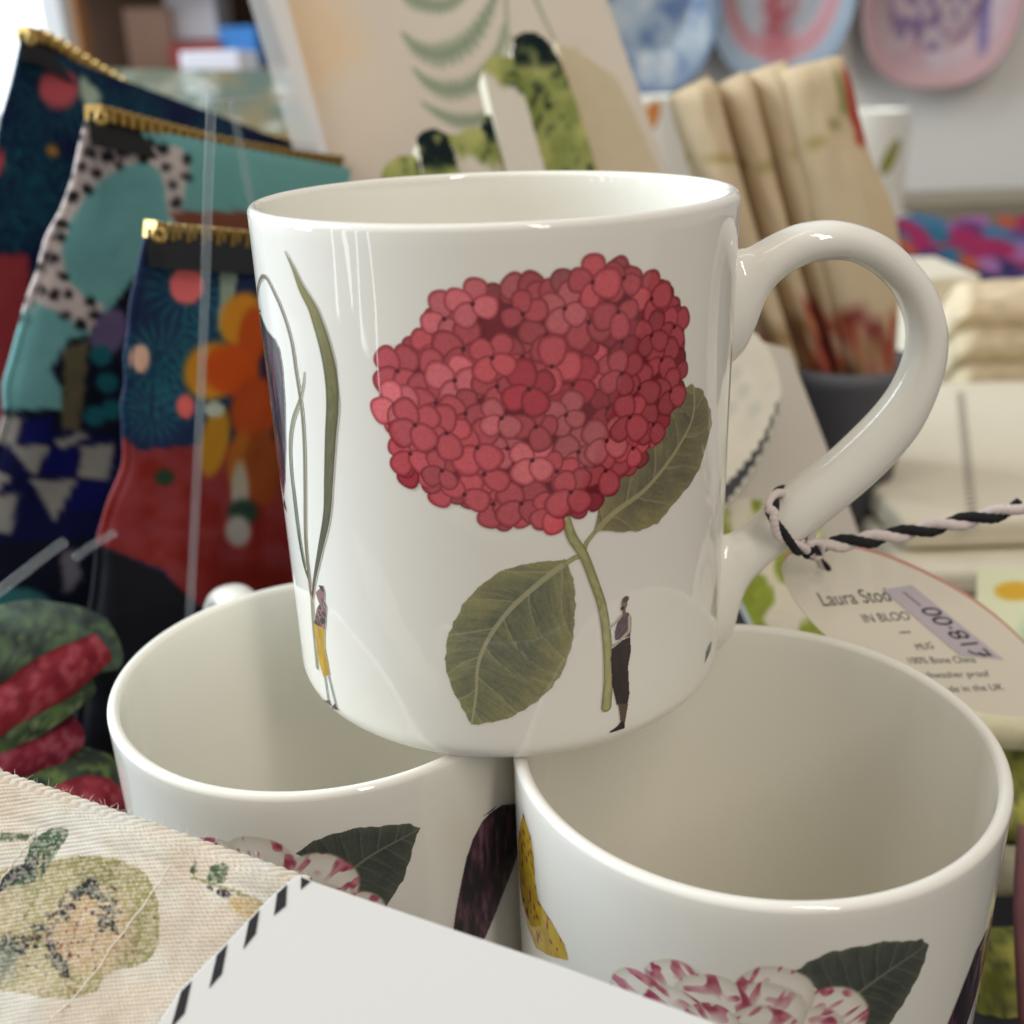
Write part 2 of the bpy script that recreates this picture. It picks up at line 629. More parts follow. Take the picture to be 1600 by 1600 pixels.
def print_on(mug, un, cv, names, lift=0.00006):
    """turn a canvas in unrolled millimetres into thin glazed prints on the mug wall, one part for each pen"""
    ang = cv.X / 1000 / R
    z = np.clip(cv.Y / 1000, 0.0002, MH - 0.002)
    r = r_of_z(z) + lift
    V = np.stack([un.c[0] + r * np.cos(ang), un.c[1] + r * np.sin(ang), un.z0 + z], -1).reshape(-1, 3)
    C = mix(CHINA, cv.rgb, cv.a).reshape(-1, 3)
    F = grid_faces(cv.ny, cv.nx, cv.a > 0.02)
    fid = cv.id.ravel()[F].max(1)
    if isinstance(names, str):
        names = {0: names}
    for k, nm in names.items():
        Fk = F[fid == k]
        if len(Fk):
            v_, f_, c_ = compact(V, Fk, C)
            mesh_obj(nm, v_, f_, M_ink, mug, colors=c_)


def bounds(pts, pad):
    return pts[:, 0].min() - pad, pts[:, 0].max() + pad, pts[:, 1].min() - pad, pts[:, 1].max() + pad


def leaf_print(cv, outline, rib, dark, light, vein, nv=6, seed=1, jag=0.5, slant=0.9, veinw=0.22):
    """a leaf in an unrolled canvas: outline (mm), midrib path (mm)"""
    rib = smooth_path(rib, 30)
    p = np.asarray(outline)
    L = np.hypot(*np.diff(rib, axis=0).T).sum()
    rs = np.random.RandomState(seed)
    q = []
    for a, b in zip(p, np.roll(p, -1, 0)):
        n = max(1, int(np.hypot(*(b - a)) / (jag * 2.2)))
        nrm = np.array([b[1] - a[1], a[0] - b[0]]); nrm /= np.linalg.norm(nrm) + 1e-9
        for k in range(n):
            q.append(a + (b - a) * k / n + nrm * (jag * 0.55 if k % 2 else -jag * 0.05) * rs.uniform(0.3, 1))
    w = cv.box(q, 1)
    m = cv.inside(w, q)
    d, t, s = cv.dist_path(w, rib)
    X, Y = cv.X[w], cv.Y[w]
    edge, _, _ = cv.dist_path(w, np.vstack([p, p[:1]]))
    n1 = fbm(X * 0.35 + 7, Y * 0.35, seed); n2 = fbm(t * L * 2.6 - d * 1.3, d * 0.30 + s * 9, seed + 5); n3 = vnoise(X * 4.5, Y * 4.5, seed + 9)
    warp = 0.5 * (n1 - 0.5)
    ph = (t * L - slant * d + 0.025 * d * d + warp) / (L / nv) + 0.37 * (s > 0)
    fr = ph - np.floor(ph)
    rim_ = np.exp(-edge / (0.10 * L))
    tone = 0.05 + 0.40 * n1 + 0.42 * (n2 - 0.35) + 0.20 * (n3 - 0.5) + 0.45 * rim_ + 0.22 * (0.5 - fr) * np.where(s > 0, 1.0, 0.7)
    c = mix(dark, light, np.clip(tone, 0, 1))
    vl = np.clip(1.25 - np.minimum(fr, 1 - fr) * (L / nv) / veinw, 0, 1) * np.clip(1.0 - 0.75 * d / (d[m].max() + 1e-6), 0.1, 1)
    c = mix(c, vein, vl * (d > 0.15) * 0.55)
    c = mix(c, vein, np.clip((veinw * 2.4 * (1.15 - 0.8 * t) - d) / 0.16 + 0.5, 0, 1) * 0.8)
    cv.put(w, m.astype(float), c)


# ---- hydrangea on the top mug
UT = Unroll(CT, ZT)
BLOOM = [(594, 579), (602, 558), (620, 550), (632, 536), (654, 527), (672, 532), (663, 503), (669, 491), (685, 483), (700, 478), (719, 483), (723, 463), (738, 451),
         (763, 445), (792, 445), (799, 434), (828, 431), (839, 442), (861, 438), (883, 425), (908, 429), (922, 438), (933, 423), (955, 429), (960, 416), (973, 409),
         (986, 418), (995, 425), (1011, 438), (1028, 442), (1038, 442), (1049, 452), (1057, 474), (1064, 489), (1066, 536), (1073, 576), (1066, 612), (1057, 626),
         (1044, 659), (1028, 688), (1013, 695), (1009, 721), (991, 737), (970, 742), (959, 768), (933, 793), (908, 808), (886, 802), (872, 811), (850, 822), (835, 813),
         (814, 820), (785, 826), (763, 817), (761, 800), (748, 790), (741, 764), (727, 790), (705, 782), (680, 782), (665, 764), (658, 753), (629, 750), (620, 732),
         (620, 688), (603, 666), (592, 645), (600, 616)]
bl = UT(BLOOM)
FRONT = np.vstack([bl, UT([(690, 600), (1114, 640), (737, 1136), (960, 1150), (990, 1150)])])
cv = Canvas(*bounds(FRONT, 3.5), 0.13)
rng = random.Random(11)
cen = bl.mean(0)
full = (slice(None), slice(None))


def shrink(p, k):
    c = p.mean(0)
    d = p - c
    L = np.hypot(d[:, 0], d[:, 1])[:, None]
    return c + d * (1 - k / L)


# ---- leaves, stem and gardener on the top mug
cv.pen = 1
o1 = UT([(892, 874), (860, 876), (828, 880), (789, 889), (756, 910), (729, 937), (714, 964), (699, 997), (697, 1039), (705, 1072), (718, 1096), (737, 1132),
         (792, 1123), (828, 1102), (855, 1081), (879, 1048), (894, 1003), (898, 955), (897, 916), (888, 882)])
r1 = UT([(903, 869), (870, 889), (822, 928), (789, 961), (762, 1000), (747, 1039), (744, 1084), (737, 1132)])
leaf_print(cv, o1, r1, (90, 95, 86), (164, 158, 108), (176, 172, 138), 6, 21, veinw=0.20)
cv.pen = 2
o2 = UT([(922, 838), (931, 815), (934, 790), (950, 740), (1000, 690), (1040, 630), (1067, 606), (1080, 599), (1098, 610), (1110, 640), (1112, 662), (1104, 692), (1093, 732),
         (1075, 761), (1053, 786), (1028, 818), (995, 831), (962, 831), (938, 829)])
r2 = UT([(925, 836), (960, 800), (1010, 762), (1058, 700), (1082, 650), (1084, 600)])
leaf_print(cv, o2, r2, (92, 89, 76), (158, 148, 102), (174, 164, 122), 6, 33, slant=0.7, veinw=0.20)
st = smooth_path(UT([(881, 800), (893, 838), (912, 868), (930, 915), (941, 950), (948, 1000), (950, 1060), (947, 1104)]), 40)
pt = smooth_path(UT([(911, 870), (915, 850), (928, 832)]), 14)
pl = smooth_path(UT([(911, 868), (898, 871), (884, 880)]), 14)
cv.pen = 3
cs = lambda t, s: mix(mix((182, 178, 126), (152, 148, 100), vnoise(t * 30, s * 2, 2)), (92, 92, 58), np.clip(np.abs(s) * 1.5 - 0.75, 0, 1))
cv.stroke(pt, (0.45, 0.35), cs)
cv.stroke(pl, (0.45, 0.4), cs)
cv.stroke(st, (0.75, 0.85, 0.8, 0.8, 0.85, 0.9, 1.0), cs)


cv.pen = 4
base_n = fbm(cv.X * 0.3, cv.Y * 0.3, 3)
cv.put(full, cv.inside(full, shrink(bl, 1.2)).astype(float), mix((98, 18, 34), (130, 34, 48), base_n))
core = shrink(bl, 1.7)


def in_poly(p, q):
    x, y = q
    r_ = False
    x1, y1 = p[-1]
    for x2, y2 in p:
        if (y1 > y) != (y2 > y) and x < (x2 - x1) * (y - y1) / (y2 - y1) + x1:
            r_ = not r_
        x1, y1 = x2, y2
    return r_


flor = []
for k in range(9000):
    q = (rng.uniform(bl[:, 0].min(), bl[:, 0].max()), rng.uniform(bl[:, 1].min(), bl[:, 1].max()))
    if in_poly(core, q) and all((q[0] - a) ** 2 + (q[1] - b) ** 2 > 4.25 ** 2 for a, b in flor):
        flor.append(q)
# petals along the ragged edge
edge_pts = []
for a, b in zip(bl, np.roll(bl, -1, 0)):
    n = max(1, int(np.hypot(*(b - a)) / 1.9))
    for k in range(n):
        edge_pts.append(a + (b - a) * k / n)


def petal(cx, cy, r, ang, c, asp=0.86):
    """one rounded petal, darker along its rim, paler in the middle"""
    w = cv.win(cx - r * 1.2, cx + r * 1.2, cy - r * 1.2, cy + r * 1.2)
    if w is None:
        return
    X, Y = cv.X[w] - cx, cv.Y[w] - cy
    ca, sa = math.cos(ang), math.sin(ang)
    lx, ly = ca * X + sa * Y, -sa * X + ca * Y
    wd = asp * (1 + 0.16 * lx / r)
    q = (np.abs(lx / r) ** 2.3 + np.abs(ly / (r * wd)) ** 2.3) ** (1 / 2.3)
    g = vnoise(cv.X[w] * 5, cv.Y[w] * 5, 5)
    cc = mix(np.asarray(c) * 1.03, np.asarray(c) * np.array([0.68, 0.42, 0.48]), np.clip((q - 0.68) / 0.32, 0, 1) ** 1.5)
    cc = cc * (0.94 + 0.12 * g[..., None])
    cv.put(w, np.clip((1 - q) / 0.11 + 0.5, 0, 1), cc)


def petal_color(x, y):
    v = rng.random()
    c = np.array((186, 80, 88)) if v < 0.66 else (np.array((196, 100, 106)) if v < 0.9 else np.array((160, 54, 66)))
    sx = (x - cen[0]) / 30
    c = c * (1.02 - 0.10 * max(0, sx)) * (0.92 + 0.16 * rng.random())
    return c


for e in edge_pts:
    q = np.asarray(e)
    q = q + (cen - q) / np.linalg.norm(cen - q) * 1.35
    petal(q[0], q[1], rng.uniform(1.5, 2.1), rng.uniform(0, 6.3), petal_color(*q) * rng.uniform(0.75, 1.0), 0.95)
rng.shuffle(flor)
for (x, y) in flor:
    a0 = rng.uniform(0, 1.6)
    rr_ = rng.uniform(1.9, 2.45)
    base_c = petal_color(x, y)
    for k in range(4):
        if rng.random() < 0.06:
            continue
        a = a0 + k * math.pi / 2 + rng.uniform(-0.22, 0.22)
        rp = rr_ * rng.uniform(0.86, 1.1)
        petal(x + math.cos(a) * rp * 0.93, y + math.sin(a) * rp * 0.93, rp, a, base_c * rng.uniform(0.93, 1.07), rng.uniform(0.78, 0.95))
    cv.ell(x, y, 0.36, 0.36, (84, 18, 32), soft=0.4)

cv.pen = 5
def upx(pts):
    return UT(pts)


cv.poly(upx([(956, 1007), (984, 994), (985.5, 1016), (981, 1041), (983, 1084), (980, 1101), (963, 1101), (956, 1071), (954, 1029)]),
        lambda X, Y: mix((30, 24, 24), (52, 30, 32), vnoise(X * 2.0, Y * 0.4, 4)))
cv.poly(upx([(965, 1099), (981, 1099), (978, 1118), (975, 1133), (969, 1131), (968, 1118)]), (88, 68, 58))
cv.poly(upx([(975, 1127), (976, 1137), (953, 1145), (952, 1143), (963, 1135), (969, 1128)]), (34, 26, 26))
cv.poly(upx([(970, 961), (981, 956), (986, 964), (985, 993), (961, 1001), (960, 988), (964, 972)]), lambda X, Y: mix((112, 92, 100), (90, 70, 80), vnoise(X * 2, Y * 2, 7)))
cv.stroke(upx([(983, 963), (983, 985), (969, 1000), (957, 1010)]), 0.30, (190, 176, 160))
cv.stroke(upx([(970, 962), (962, 972), (953, 980)]), 0.26, (186, 172, 158))
cv.stroke(upx([(974, 950), (975, 960)]), 0.36, (120, 94, 82))
c0 = upx([(975, 943), (977, 936)])
cv.ell(c0[0, 0], c0[0, 1], 0.62, 1.0, (132, 106, 92), 0.1)
cv.ell(c0[1, 0], c0[1, 1], 0.68, 0.55, (78, 68, 66), 0.1)
cv.ell(c0[0, 0] - 0.35, c0[0, 1] - 0.75, 0.4, 0.38, (58, 44, 40), 0)
print_on(mug_t, UT, cv, {1: 'leaf_print', 2: 'leaf_print', 3: 'stem_print', 4: 'hydrangea_print', 5: 'gardener_print'}, 0.00010)

# ---- tall lily leaves and the small figure at the left of the top mug
LF = [(446, 393), (459, 420), (471, 449), (487, 478), (495, 498), (508, 540), (517, 584), (520, 631), (517, 682), (514, 749), (511, 806), (501, 858), (491, 912), (489, 935)]
lf = smooth_path(UT(LF), 60)
arc = smooth_path(UT([(402, 478), (403, 455), (407, 437), (413, 432), (421, 441), (440, 482), (455, 530), (463, 580), (472, 640), (476, 700), (477, 770), (478, 845), (484, 908),
                      (488, 939), (490, 976), (496, 1042)]), 70)
lf2 = smooth_path(UT([(476, 582), (474, 602), (468, 628), (458, 658), (454, 695), (456, 740), (460, 774), (467, 832), (475, 878), (483, 905)]), 50)
aub_r = UT([(402, 476), (409, 495), (418, 516), (430, 530), (437, 545), (442, 574), (446, 631), (447, 699), (446, 750), (444, 790)])
allp = np.vstack([lf, arc, lf2, UT([(480, 905), (535, 1112)])])
cv = Canvas(*bounds(allp, 1.4), 0.12)
grn = lambda dark, light: (lambda t, s: mix(mix(dark, light, np.clip(1.3 - 1.7 * t + 0.3 * vnoise(t * 60, s * 3, 8), 0, 1)), (60, 58, 44), np.clip(np.abs(s) * 1.6 - 0.9, 0, 0.7)))
cv.stroke(lf2, (0.1, 0.22, 0.4, 0.55, 0.65, 0.75, 0.6, 0.4), grn((84, 92, 72), (140, 140, 100)))
cv.stroke(arc, (0.32, 0.34, 0.36, 0.38, 0.4, 0.42, 0.5, 0.55, 0.5), lambda t, s: mix(mix((104, 92, 68), (138, 132, 96), t), (70, 62, 48), np.clip(np.abs(s) * 1.6 - 0.8, 0, 1)))
cv.stroke(lf, (0.1, 0.5, 0.9, 1.15, 1.35, 1.45, 1.4, 1.25, 1.05, 0.8, 0.45, 0.25), grn((82, 80, 54), (136, 130, 82)))
cv.poly(UT([(494, 925), (503, 917), (508, 926), (508, 936), (504, 945), (499, 942)]), (140, 104, 96))
cv.poly(UT([(498, 914), (505, 915), (508, 925), (503, 923)]), (70, 52, 48))
cv.poly(UT([(496, 950), (505, 934), (511, 948), (509, 983), (491, 974)]), lambda X, Y: mix((46, 40, 46), (176, 122, 122), (vnoise(X * 3.0 + Y, Y * 2.6, 14) > 0.58) * 0.8))
cv.poly(UT([(491, 974), (508, 982), (508, 1010), (516, 1054), (506, 1058), (498, 1030)]), lambda X, Y: mix((200, 160, 20), (160, 122, 14), vnoise(X * 2.2, Y * 0.5, 6)))
cv.stroke(UT([(508, 1056), (514, 1095)]), 0.28, (120, 130, 130))
cv.stroke(UT([(514, 1056), (525, 1100)]), 0.28, (120, 130, 130))
cv.poly(UT([(505, 1093), (516, 1094), (519, 1104)]), (52, 50, 54))
cv.poly(UT([(524, 1098), (530, 1110), (519, 1106)]), (52, 50, 54))
print_on(mug_t, UT, cv, 'lily_leaf_print', 0.00010)


def aubergine(mug, un, right, flip, name, seed, lift=0.00008, width=15.0):
    """a dark purple fruit running round the side of the mug; right: visible edge in unrolled mm"""
    x = right[:, 0]
    zs = right[:, 1]
    sgn = -1 if not flip else 1
    far = np.stack([x.mean() + sgn * (width + 0 * zs) * np.sin(np.linspace(0.25, np.pi - 0.2, len(zs))), zs], -1)
    out = np.vstack([right, far[::-1]])
    cv = Canvas(*bounds(out, 0.6), 0.18)
    w = full
    m = cv.inside(w, out)
    X, Y = cv.X, cv.Y
    n = fbm(X * 1.1, Y * 0.25, seed)
    c = mix((26, 16, 26), (110, 64, 82), np.clip((n - 0.35) * 1.9, 0, 1))
    hl = np.clip(1 - np.abs(X - (x.mean() + sgn * width * 0.22)) / 0.9, 0, 1) * np.clip((n - 0.3) * 2.2, 0, 1)
    c = mix(c, (150, 120, 138), hl * 0.55)
    cv.put(w, m.astype(float), c)
    print_on(mug, un, cv, name, lift)


aubergine(mug_t, UT, aub_r, False, 'aubergine_print', 41)
# a green leaf tip low on the right edge
cv = Canvas(*bounds(UT([(1100, 1000), (1112, 1040)]), 1.5), 0.15)
cv.poly(UT([(1101, 1036), (1103, 1018), (1108, 1006), (1112, 1002), (1110, 1016)]), (46, 58, 52))
print_on(mug_t, UT, cv, 'leaf_tip_print')

# ---- camellia, dark leaf and aubergine on the lower mugs
UL, UR = Unroll(CL, ZL), Unroll(CRT, ZL)


def camellia(cv, un, cpx, wpx, seed):
    c = un.one(*cpx)
    w_ = abs(un.one(cpx[0] + wpx, cpx[1])[0] - c[0])
    rs = random.Random(seed)
    pet = []
    for ring, (k, rad, size) in enumerate(((9, 0.78, 0.36), (8, 0.54, 0.34), (6, 0.30, 0.30), (3, 0.08, 0.24))):
        for j in range(k):
            a = 2 * math.pi * (j + 0.5 * ring) / k + rs.uniform(-.15, .15)
            pet.append((c[0] + w_ * rad * math.cos(a), c[1] + 0.76 * w_ * rad * math.sin(a), w_ * size * rs.uniform(.9, 1.15), a))
    for (x, y, r, a) in pet:
        w = cv.win(x - r * 1.3, x + r * 1.3, y - r * 1.3, y + r * 1.3)
        if w is None:
            continue
        X, Y = cv.X[w] - x, cv.Y[w] - y
        ca, sa = math.cos(a), math.sin(a)
        lx, ly = ca * X + sa * Y, -sa * X + ca * Y
        q = (np.abs(lx / r) ** 2.4 + np.abs(ly / (r * 0.86)) ** 2.4) ** (1 / 2.4)
        s1 = vnoise(ly * 1.05 + seed + x, lx * 0.22 + y * 3, seed)
        blot = vnoise(lx * .45 + x * 2, ly * .45 + y, seed + 3)
        k = np.clip((s1 - 0.66) * 9, 0, 1) * np.clip((q - 0.25) * 1.8, 0, 1)
        k = np.maximum(k, np.clip((blot - 0.66) * 8, 0, 1) * np.clip((q - .3) * 2, 0, 1))
        base = mix((240, 234, 222), (208, 200, 182), np.clip((q - 0.6) * 2.4, 0, 1) ** 2)
        ink = mix((204, 130, 142), (156, 52, 78), np.clip(vnoise(lx * .9, ly * .9 + x, seed + 7) * 1.5 - .3, 0, 1))
        cv.put(w, np.clip((1 - q) / 0.08 + 0.5, 0, 1), mix(base, ink, k * 0.92))


def lower_print(mug, un, cpx, wpx, seed, outline, rib):
    o, r = un(outline), un(rib)
    c = un.one(*cpx); w_ = abs(un.one(cpx[0] + wpx, cpx[1])[0] - c[0])
    cv = Canvas(*bounds(np.vstack([o, c + (w_, 0.8 * w_), c - (w_, 0.8 * w_)]), 3), 0.14)
    cv.pen = 1
    leaf_print(cv, o, r, (58, 62, 58), (98, 102, 88), (124, 126, 108), 7, seed + 46, slant=0.6, veinw=0.14)
    cv.pen = 2
    camellia(cv, un, cpx, wpx, seed)
    print_on(mug, un, cv, {1: 'leaf_print', 2: 'camellia_print'}, 0.00010)


lower_print(mug_l, UL, (405, 1445), 172, 5, [(462, 1333), (490, 1313), (520, 1302), (560, 1292), (610, 1288), (640, 1286), (657, 1293), (648, 1315), (640, 1345), (630, 1375), (612, 1402), (600, 1425),
                      (560, 1400), (530, 1365)], [(500, 1400), (545, 1362), (590, 1330), (655, 1294)])
lower_print(mug_r, UR, (1150, 1640), 190, 9, [(1238, 1518), (1262, 1502), (1300, 1485), (1340, 1478), (1380, 1470), (1440, 1466), (1451, 1475), (1445, 1500), (1432, 1530), (1410, 1570), (1385, 1605),
                      (1350, 1640), (1310, 1600), (1280, 1550)], [(1300, 1585), (1345, 1548), (1390, 1515), (1448, 1474)])
aubergine(mug_l, UL, UL([(776, 1258), (753, 1283), (738, 1312), (728, 1342), (718, 1390), (712, 1422), (708, 1452), (706, 1500)]), True, 'aubergine_print', 61, width=17)
aubergine(mug_r, UR, UR([(1557, 1432), (1540, 1455), (1525, 1485), (1508, 1530), (1490, 1575), (1476, 1610), (1462, 1660)]), True, 'aubergine_print', 67, width=13)
# yellow orchid at the left side of the right mug
yo = UR([(818, 1270), (822, 1285), (829, 1305), (834, 1340), (836, 1375), (841, 1405), (862, 1440), (882, 1475), (888, 1500), (878, 1512), (850, 1500), (835, 1470), (826, 1440), (818, 1400), (815, 1330)])
cv = Canvas(yo[:, 0].min() - 6, yo[:, 0].max() + 1, yo[:, 1].min() - 1, yo[:, 1].max() + 1, 0.16)
ext = np.vstack([yo[:9], yo[9:] - np.array([3.0, 0])])
cv.poly(ext, lambda X, Y: mix(mix((206, 176, 40), (176, 140, 24), vnoise(X * 0.6, Y * 0.6, 3)), (150, 50, 30), np.clip((vnoise(X * 1.0, Y * 0.8, 12) - 0.72) * 9, 0, 1)))
print_on(mug_r, UR, cv, 'yellow_flower_print')

# ------------------------------------------------------------------ helpers for flat and folded goods
def painted_sheet(name, hit, cv, mat, parent, lift=None, mask=True, origin=None):
    """a canvas in picture pixels laid on a surface given by hit(u, v) -> points"""
    P = hit(cv.X, cv.Y)
    if lift is not None:
        P = P + lift
    V = P.reshape(-1, 3)
    F = grid_faces(cv.ny, cv.nx, cv.a > 0.5 if mask else None)
    V, F, C = compact(V, F, cv.rgb.reshape(-1, 3))
    return mesh_obj(name, V, F, mat, parent, colors=C, origin=origin)


def px_canvas(pts, res, base=None, pad=4):
    p = np.asarray(pts, float)
    return Canvas(p[:, 0].min() - pad, p[:, 0].max() + pad, p[:, 1].min() - pad, p[:, 1].max() + pad, res, base)


def cloth_fold(name, Lp, Rp, YL, YR, bulge, mat, parent, cv=None, color=None, n=26, m=24, origin=None, back=0.6, wob=0.0, seed=0):
    """a rounded fold of cloth between a left and a right edge (pixel polylines from top to bottom), bulging to the camera"""
    a = smooth_path(Lp, n); b = smooth_path(Rp, n)
    A = at(a[:, 0], a[:, 1], np.linspace(YL[0], YL[1], n)); B = at(b[:, 0], b[:, 1], np.linspace(YR[0], YR[1], n))
    s = np.linspace(0, 2 * np.pi, 2 * m, endpoint=False)
    x = 0.5 - 0.5 * np.cos(s)
    nrm = np.cross((B - A).mean(0), (A[-1] - A[0])); nrm /= np.linalg.norm(nrm)
    if nrm @ (CAM - A[0]) < 0:
        nrm = -nrm
    h = np.where(np.sin(s) >= 0, np.abs(np.sin(s)) ** 0.7, -back * np.abs(np.sin(s)) ** 0.7) * bulge
    t = np.linspace(0, 1, n)
    end = np.minimum(1, np.minimum(t, 1 - t) / 0.06 + 0.12) ** 0.5
    P = A[:, None] * (1 - x)[None, :, None] + B[:, None] * x[None, :, None] + (h[None] * end[:, None])[..., None] * nrm
    if wob:
        w = fbm(x[None] * 5 + 0 * t[:, None] + seed, t[:, None] * 7 + 0 * x[None], seed) - 0.5
        P = P + (w * wob)[..., None] * nrm
    u, v = proj(P)
    if cv is not None:
        C = cv.sample(u, v)
    else:
        C = np.broadcast_to(np.asarray(color, float), P.shape) * (0.92 + 0.16 * fbm(u * 0.05, v * 0.05, seed))[..., None]
    V = P.reshape(-1, 3); C = C.reshape(-1, 3)
    F = grid_faces(n, 2 * m, wrap=True)
    V = np.vstack([V, P[0].mean(0), P[-1].mean(0)]); C = np.vstack([C, C[0], C[-1]])
    k = np.arange(2 * m); c0, c1 = len(V) - 2, len(V) - 1
    F = F.tolist() + [(int((i + 1) % (2 * m)), int(i), c0) for i in k] + [(int((n - 1) * 2 * m + i), int((n - 1) * 2 * m + (i + 1) % (2 * m)), c1) for i in k]
    return mesh_obj(name, V, F, mat, parent, colors=C, origin=origin)


# ------------------------------------------------------------------ foreground: ribbed printed towel
tw_pl = plane3((0, 1232, 0.142), (440, 1385, 0.129), (100, 1600, 0.115))
E0, E1 = tw_pl.hit(-120, 1190), tw_pl.hit(470, 1396)
ev = (E1 - E0); elen = np.linalg.norm(ev); ev /= elen
dv = np.cross(tw_pl.n, ev)
if (tw_pl.hit(100, 1600) - E0) @ dv < 0:
    dv = -dv
fab = Canvas(-140, 480, 1180, 1760, 1.5, base=(238, 232, 222))
X, Y = fab.X, fab.Y
n_ = fbm(X * 0.010, Y * 0.010, 3)
fab.put(full, np.clip((n_ - 0.50) * 2.4, 0, 0.55), (226, 200, 178))
lw = fbm(X * 0.02, Y * 0.02, 9)


def leafy(X, Y):
    t = fbm(X * 0.03, Y * 0.03, 12)
    g = mix((140, 138, 90), (188, 180, 136), np.clip(t * 1.5 - 0.25, 0, 1))
    return mix(g, (222, 208, 184), np.clip((130 - X) / 260 + .7 * (fbm(X * .015, Y * .02, 33) - .45), 0, .7))


fab.poly(smooth_path([(-90, 1400), (-20, 1365), (60, 1348), (130, 1338), (190, 1345), (232, 1372), (248, 1420), (246, 1475), (222, 1505), (170, 1520), (150, 1550), (100, 1562), (30, 1552), (-60, 1530), (-120, 1470)], 60), leafy)
fab.ell(140, 1455, 62, 70, (206, 182, 146), 0.5, soft=0.5)
rr2 = random.Random(4)
for path, wd in (([(150, 1375), (120, 1395), (100, 1425), (70, 1450), (45, 1470), (25, 1485)], (8, 13, 12, 7)), ([(128, 1388), (160, 1400), (172, 1430), (168, 1450)], (10, 12, 8)),
                 ([(78, 1470), (90, 1500), (105, 1525)], (5, 6, 3)), ([(-60, 1500), (0, 1480), (30, 1488)], (16, 20, 8))):
    q = smooth_path(path, 60)
    for k in range(95):
        j = rr2.randrange(60)
        hw = float(np.interp(j / 59, np.linspace(0, 1, len(wd)), wd))
        fab.ell(q[j, 0] + rr2.gauss(0, hw * .75), q[j, 1] + rr2.gauss(0, hw * .6), rr2.uniform(2.2, 6.0), rr2.uniform(1.8, 3.6), rr2.choice([(58, 64, 64), (74, 80, 74), (96, 102, 82), (52, 56, 60)]), rr2.uniform(-.4, .4), soft=.5)
for k in range(70):
    x, y = rr2.gauss(110, 45), rr2.gauss(1470, 32)
    fab.ell(x, y, rr2.uniform(1.6, 3.2), rr2.uniform(1.4, 2.6), rr2.choice([(120, 60, 62), (96, 52, 60), (150, 84, 66), (70, 66, 64)]))
fab.ell(-14, 1500, 40, 30, (136, 146, 132), 0.3, soft=1.0)
fab.poly(smooth_path([(35, 1355), (52, 1310), (80, 1292), (104, 1296), (98, 1318), (82, 1345), (60, 1375), (20, 1385), (-5, 1378)], 40), lambda X, Y: mix((62, 86, 72), (104, 122, 96), fbm(X * .05, Y * .05, 2)))
fab.poly([(0, 1300), (30, 1303), (55, 1300), (40, 1312), (0, 1314)], (98, 112, 90))
fab.stroke(smooth_path([(70, 1340), (50, 1352), (20, 1370), (-10, 1392)], 20), (5, 8, 10, 6), (66, 72, 74))
fab.poly([(294, 1362), (305, 1343), (308, 1365)], (96, 112, 84))
fab.poly([(322, 1372), (330, 1352), (352, 1348), (360, 1356), (350, 1380), (335, 1382)], (88, 106, 78))
fab.ell(350, 1396, 12, 6, (66, 60, 66), 0.3)
fab.ell(328, 1388, 6, 4, (76, 78, 84), 0.5)
fab.stroke(smooth_path([(300, 1370), (340, 1384), (380, 1398), (415, 1414)], 20), (2.5, 2.5, 3, 4), (150, 150, 110))
fab.ell(390, 1420, 34, 14, (206, 180, 128), 0.3, soft=0.7)
fab.stroke(smooth_path([(65, 1330), (60, 1370), (52, 1410), (36, 1440)], 20), (2, 3, 3, 2), (150, 150, 104))

towel = thing('printed_towel', 'ribbed cream fabric with green botanical print lying in the near left corner', 'towel', E0 - dv * -0.12)
rf = 0.0028
na, nb = 430, 400
sa_ = np.linspace(0, elen, na)
wb = np.concatenate([np.linspace(-0.020, 0, 70), np.linspace(0, 0.075, 331)[1:]])
SA, WB = np.meshgrid(sa_, wb)
ang = np.clip(-WB / rf, 0, math.pi)
down = np.where(WB > 0, WB, np.where(ang < math.pi, -rf * np.sin(ang), (-WB - math.pi * rf)))
outn = np.where(WB > 0, 0, -rf * (1 - np.cos(ang)))
Pf = E0 + SA[..., None] * ev + down[..., None] * dv + outn[..., None] * tw_pl.n
uu, vv = proj(Pf)
Cf = fab.sample(uu + 5 * (fbm(uu * .12, vv * .12, 31) - .5), vv + 5 * (fbm(uu * .12, vv * .12, 37) - .5))
wear = np.clip((fbm(uu * .22, vv * .22, 41) - .42) * 3.2, 0, 0.55)
Cf = mix(Cf, (234, 226, 212), wear)   # undyed yarn showing through the print
# soft waves, hem ridge, ribs with a twill stagger
Nn = tw_pl.n * np.cos(ang)[..., None] + (-dv) * np.sin(ang)[..., None]
ribc = vv + 0.06 * (uu - 200) + 14 * np.sin(uu / 160.0) + 5 * (fbm(uu * .012, vv * .012, 6) - .5)
rib = np.abs(np.sin(math.pi * ribc / 6.6)) ** 0.8 * (0.72 + 0.28 * np.sin(2 * math.pi * (uu / 5.2 + ribc * 0.35)))
Cf = mix(Cf * np.array([0.80, 0.78, 0.75]), np.minimum(Cf * 1.06, 240), np.clip(rib * 1.2, 0, 1))   # white warp over beige weft
hem = np.exp(-((vv - (1303 + 0.30 * (uu - 100))) / 9.0) ** 2) * -0.00035
soft_w = 0.0011 * (fbm(uu * 0.008 + 3, vv * 0.008, 22) - 0.5) * 2
Pf = Pf + (0.00030 * rib + soft_w * (WB > -0.002) + hem)[..., None] * Nn
mesh_obj('cloth', Pf.reshape(-1, 3), grid_faces(len(wb), na), M_print_cloth, towel, colors=Cf.reshape(-1, 3))
M_stitch = material('stitch_thread', (228, 220, 204), rough=0.8, noise=(900, 0.1))


def on_towel(u, v, h):
    return tw_pl.hit(u, v) + tw_pl.n * np.asarray(h)[..., None]


